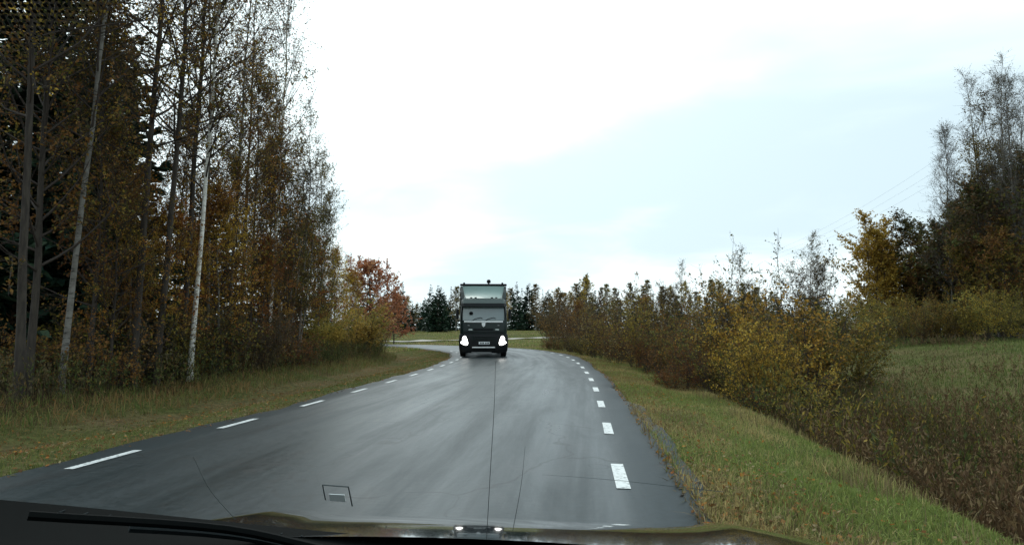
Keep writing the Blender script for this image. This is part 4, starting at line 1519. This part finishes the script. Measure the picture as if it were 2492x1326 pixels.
# bumper, lower grille
b = Buf()
b.loft([ring(z, h_, y0, 1.0, .2) for z, h_, y0 in ((.20, 1.10, .0), (.30, 1.19, -.07), (.55, 1.22, -.11), (.95, 1.22, -.09), (1.12, 1.2, -.02), (1.16, 1.14, .05))])
bump = b.obj('bumper', M['plastic'], truck, True)
b = Buf()
for z_ in (.80, .87, .94, 1.01):
    b.box((0, -.112, z_), (1.16, .03, .028), .006)
b.obj('lower_grille', M['truck_paint'], bump)
b = Buf()
b.box((0, -.125, .475), (1.14, .05, .06), .015)
b.obj('bumper_bar', M['chrome'], bump, True)
b = Buf()
b.box((-.1, -.09, .215), (1.0, .05, .06), .015)
b.obj('bumper_step', M['steel'], bump, True)
b = Buf()
b.box((.03, -.125, .69), (.54, .018, .125), .01)
plate = b.obj('number_plate', M['plate'], truck)
b = Buf()
for x_, w_ in ((-.17, .05), (-.1, .045), (-.03, .05), (.08, .05), (.15, .045), (.215, .05)):
    b.box((x_ + .03, -.137, .69), (w_, .006, .07))
b.obj('plate_characters', M['plate_ink'], plate)
HL = [(-1.054, .963), (-1.0, 1.03), (-.935, 1.065), (-.867, 1.048), (-.799, .895), (-.74, .69), (-.765, .588), (-.867, .554), (-1.02, .605), (-1.156, .69), (-1.14, .741), (-1.046, .827), (-1.063, .895)]
for sgn in (-1, 1):
    pts = [(-x * sgn, z) for x, z in HL]
    if sgn < 0:
        pass
    c_ = np.mean(pts, 0)
    b = Buf()
    b.loft([[(c_[0] + (x - c_[0]) * k_, y_, c_[1] + (z - c_[1]) * k_) for x, z in pts] for y_, k_ in ((.1, 1.15), (-.115, 1.22), (-.125, 1.1))])
    hl = b.obj('headlight', M['plastic'], truck)
    b = Buf()
    b.loft([[(c_[0] + (x - c_[0]) * k_, y_, c_[1] + (z - c_[1]) * k_) for x, z in pts] for y_, k_ in ((-.11, .92), (-.13, .92), (-.15, .75))])
    b.obj('lens', M['lamp_on'], hl, True)
# mirrors
for sgn in (-1, 1):
    b = Buf()
    b.box((sgn * 1.30, .18, 2.12), (.13, .16, .52), .04)
    mi = b.obj('mirror', M['plastic'], truck)
    b = Buf()
    b.tube([(sgn * 1.13, .2, 2.46), (sgn * 1.27, .18, 2.44), (sgn * 1.29, .18, 2.36)], .02, 6)
    b.tube([(sgn * 1.13, .2, 1.82), (sgn * 1.27, .18, 1.80), (sgn * 1.29, .18, 1.88)], .02, 6)
    b.obj('mirror_arm', M['plastic'], mi)
# wheels
for x_, y_ in ((-1.04, 1.35), (1.04, 1.35), (-1.0, 6.4), (1.0, 6.4), (-1.0, 7.7), (1.0, 7.7)):
    b = Buf()
    a_ = np.linspace(0, 2 * math.pi, 33)[:-1]
    prof_ = ((-.14, .33), (-.155, .43), (-.12, .5), (.12, .5), (.155, .43), (.14, .33))
    b.loft([[(x_ + dx, y_ + math.cos(q) * r_w, .5 + math.sin(q) * r_w) for q in a_] for dx, r_w in prof_])
    wh = b.obj('wheel', M['rubber'], truck, True)
    b = Buf()
    s_ = 1 if x_ > 0 else -1
    b.disc((x_ - .02 if s_ > 0 else x_ - .17, y_, .5), .3, .19, 'x', 20)
    b.obj('rim', M['steel'], wh, True)
b = Buf()
b.box((0, 4.7, .85), (.9, 8.2, .25), .03)
b.obj('chassis', M['plastic'], truck)
for x_ in (-1.0, 1.0):
    b = Buf()
    b.loft([[(x_ + dx, 1.35 + .62 * math.cos(q), .5 + .62 * math.sin(q)) for q in np.linspace(.1, math.pi - .1, 13)] for dx in (-.2, .2)], caps=False, closed=False)
    b.obj('mudguard', M['plastic'], truck)

# ------------------------------------------------------------------ the car the picture is taken from
YAW = R(-6.6)
car = empty('car', (0, 0, 0), YAW)
tag(car, 'dark car the view is taken from, its bonnet and wipers along the bottom', 'car')
cr, sr = math.cos(YAW), math.sin(YAW)
cpit, spit = math.cos(PITCH), math.sin(PITCH)


def view_dir(px, py):
    """direction of a picture point in the car's own frame"""
    x, zc_ = (px - 1246) / F_PX, (663 - py) / F_PX
    y = cpit - zc_ * spit
    z = spit + zc_ * cpit
    return np.array([x * cr + y * sr, -x * sr + y * cr, z])


WS0 = np.array([0, .68, 1.09])                 # foot of the windscreen on the centre line
WSN = np.array([0, 1.0, 1.4]) / math.hypot(1, 1.4)


def on_screen(px, py, lift=.004):
    d = view_dir(px, py)
    o_ = np.array([0, 0, CAM_Z])
    t_ = np.dot(WS0 - WSN * lift - o_, WSN) / np.dot(d, WSN)
    return o_ + d * t_


m = painted('bonnet_paint', (.012, .016, .02), .08, 1.0, .06)
M['bonnet'] = m
M['black'] = mat('black_trim', (.004, .005, .005), .7, spec=.04)
M['dash'] = mat('dash_plastic', (.022, .028, .03), .8, spec=.08)
t = NT(M['dash'])
tcn = t.new('ShaderNodeTexCoord')
t.bump(t.noise(tcn.outputs['Object'], 400, 2), .3, .002)

# bonnet: pressed panel with a crowned middle and falling edges
BV = np.array([.90, 1.0, 1.1, 1.2, 1.3, 1.4, 1.5, 1.65, 1.8, 1.95, 2.05])
BZ = np.array([1.03, 1.018, 1.0, .976, .946, .912, .874, .81, .735, .64, .54])
us = np.linspace(-1, 1, 29)
rows = []
for v_, z_ in zip(BV, BZ):
    row = []
    for w_ in us:
        u = -.16 + .64 * w_
        vv = v_ + (.0 if v_ > 1.3 else -.10 * w_ * w_ * (1.3 - v_) / .4)
        drop = .012 * w_ * w_ + .30 * max(0, abs(w_) - .72) ** 2 * 3 - .012 * math.exp(-((abs(w_) - .6) / .07) ** 2)
        row.append((u, vv, z_ - drop))
    rows.append(row)
b = Buf()
b.loft(rows, caps=False, closed=False)
b.loft([[(x, y, z - .02) for x, y, z in r] for r in rows], caps=False, closed=False)
b.obj('bonnet', M['bonnet'], car, True)
for sgn in (-1, 1):
    b = Buf()
    rr_ = []
    for v_, z_ in zip(np.linspace(.55, 2.0, 9), (1.0, .985, .965, .93, .885, .83, .765, .69, .6)):
        u = -.1 + sgn * .665
        rr_.append([(u, v_, z_ - .05), (u + sgn * .09, v_, z_ - .11), (u + sgn * .14, v_, z_ - .25), (u + sgn * .15, v_, z_ - .45)])
    b.loft(rr_, caps=False, closed=False)
    b.obj('wing', M['bonnet'], car, True)
# cowl below the glass with slotted grille
def lip_v(u):
    return float(np.interp(u, [-.8, -.67, -.478, -.277, -.1, .2, .6], [.80, .85, .9, .92, .92, .9, .8]))


def lip_z(u):
    return float(np.interp(u, [-.8, -.67, -.478, -.277, -.1, .2, .6], [1.09, 1.068, 1.04, 1.022, 1.015, 1.003, .98]))


b = Buf()
rows = []
for f in np.linspace(0, 1, 5):
    row = []
    for w_ in us:
        u = -.1 + .68 * w_
        v0 = .66 - .10 * w_ * w_
        v1 = lip_v(u)
        sag = -.03 * math.sin(math.pi * f)
        row.append((u, v0 + (v1 - v0) * f, 1.06 * (1 - f) + lip_z(u) * f + sag))
    rows.append(row)
b.loft(rows, caps=False, closed=False)
b.obj('cowl_panel', M['black'], car, True)
for i in range(22):
    w_ = -.86 + i * .04
    u = -.1 + .68 * w_
    v1 = lip_v(u)
    b = Buf()
    b.box((u, v1 - .012, lip_z(u) - .004), (.0016, .012, .002))
    b.obj('cowl_rib', M['dash'], car)
# wipers
for pts in (((-.617, .70, 1.098), (-.457, .83, 1.052), (-.30, .85, 1.02), (-.05, .84, 1.0)), ((-.12, .84, 1.0), (.1, .84, .995), (.3, .83, .99), (.44, .8, .99))):
    p = catmull(np.array(pts), 5)
    b = Buf()
    b.tube(p, .0055, 6)
    wp = b.obj('wiper', M['black'], car, True)
    b = Buf()
    b.tube(p[2:] + np.array([0, .022, -.014]), .0055, 5)
    b.obj('wiper_blade', M['dash'], wp, True)
    b = Buf()
    b.disc(tuple(p[-1] + np.array([0, 0, -.02])), .016, .03, 'z', 12)
    b.obj('wiper_pivot', M['black'], wp, True)
# dashboard
b = Buf()
rows = []
for w_ in us:
    u = -.1 + .72 * w_
    v1 = .64 - .12 * w_ * w_
    rows.append([(u, v1, 1.06), (u, v1 - .01, 1.085), (u, v1 - .05, 1.092), (u, v1 - .22, 1.098), (u, v1 - .34, 1.09), (u, v1 - .40, 1.05), (u, v1 - .42, .9)])
b.loft(rows, caps=False, closed=False)
b.obj('dashboard', M['dash'], car, True)
b = Buf()
rows = []
for v_, z_ in ((.0, 1.60), (-.3, 1.65), (-.8, 1.67), (-1.5, 1.64)):
    rows.append([(-.1 + .62 * w_, v_, z_ - .05 * w_ ** 4) for w_ in np.linspace(-1, 1, 11)])
b.loft(rows, caps=False, closed=False)
b.loft([[(x, y, z + .03) for x, y, z in r] for r in rows], caps=False, closed=False)
b.obj('roof', M['bonnet'], car, True)
# windscreen pane, pillars, printed dot band, reflections in the glass modelled as solid pieces
m = bpy.data.materials.new('windscreen_glass')
m.use_nodes = True
m.node_tree.nodes.clear()
tr = m.node_tree.nodes.new('ShaderNodeBsdfTransparent')
tr.inputs[0].default_value = (.965, .985, .98, 1)
mo = m.node_tree.nodes.new('ShaderNodeOutputMaterial')
m.node_tree.links.new(tr.outputs[0], mo.inputs[0])
M['pane'] = m
b = Buf()
rows = []
for f in np.linspace(-.02, .52, 9):
    rows.append([(-.1 + (.70 - .16 * f) * w_, .68 - 1.4 * f, 1.09 + f) for w_ in np.linspace(-1, 1, 9)])
b.loft(rows, caps=False, closed=False)
b.obj('windscreen', M['pane'], car)
for sgn in (-1, 1):
    b = Buf()
    b.tube([(-.1 + sgn * (.73 - .16 * f), .70 - 1.4 * f - .02, 1.09 + f) for f in np.linspace(-.05, .55, 5)], .035, 8)
    b.obj('windscreen_pillar', M['black'], car, True)
V, T_, n0 = [], [], 0
rngd = random.Random(3)
for iy in range(-3, 14):
    for ix in range(-2, 20):
        px, py = ix * 17 + (8 if iy % 2 else 0), iy * 14.5
        d_ = (px / 300.0 + py / 170.0)
        if d_ > 1:
            continue
        rad = .00108 * (1.05 - .75 * max(0, d_)) * rngd.uniform(.85, 1.1)
        c_ = on_screen(px, py)
        up_ = np.array([0, -1.4, 1.0]) / math.hypot(1, 1.4)
        rt_ = np.array([1.0, 0, 0])
        ring_ = [c_ + rad * (math.cos(q) * rt_ + math.sin(q) * up_) for q in np.linspace(0, 2 * math.pi, 11)[:-1]]
        V += [c_] + ring_
        T_ += [(n0, n0 + 1 + j, n0 + 1 + (j + 1) % 10) for j in range(10)]
        n0 += 11
o = link('printed_dots', make_mesh('printed_dots', V, [np.array(T_)], [M['black']], smooth=False), car)
o['kind'] = 'stuff'
M['reflection'] = mat('dark_reflection', (.045, .06, .062), .6)  # dark tone of the glass reflections as a base colour
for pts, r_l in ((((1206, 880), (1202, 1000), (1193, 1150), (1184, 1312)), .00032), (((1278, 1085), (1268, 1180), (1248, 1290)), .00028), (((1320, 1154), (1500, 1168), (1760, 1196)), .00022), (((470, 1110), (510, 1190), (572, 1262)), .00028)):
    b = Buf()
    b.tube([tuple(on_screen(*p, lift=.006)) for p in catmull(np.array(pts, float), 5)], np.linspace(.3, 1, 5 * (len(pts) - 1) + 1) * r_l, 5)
    b.obj('screen_reflection_line', M['reflection'], car, True)  # line-shaped windscreen reflection built as a thin tube, no real cable
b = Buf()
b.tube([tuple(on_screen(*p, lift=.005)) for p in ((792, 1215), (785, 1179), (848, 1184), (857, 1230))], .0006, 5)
st_ = b.obj('sticker_reflection_edge', M['reflection'], car, True)  # dark outline of a sticker's reflection, built as a tube
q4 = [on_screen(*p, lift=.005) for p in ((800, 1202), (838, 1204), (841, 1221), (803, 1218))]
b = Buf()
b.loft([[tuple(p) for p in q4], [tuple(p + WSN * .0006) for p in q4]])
b.obj('sticker_reflection', mat('pale_reflection', (.75, .8, .8), .7), st_)  # pale middle of that reflection, painted on a thin plate
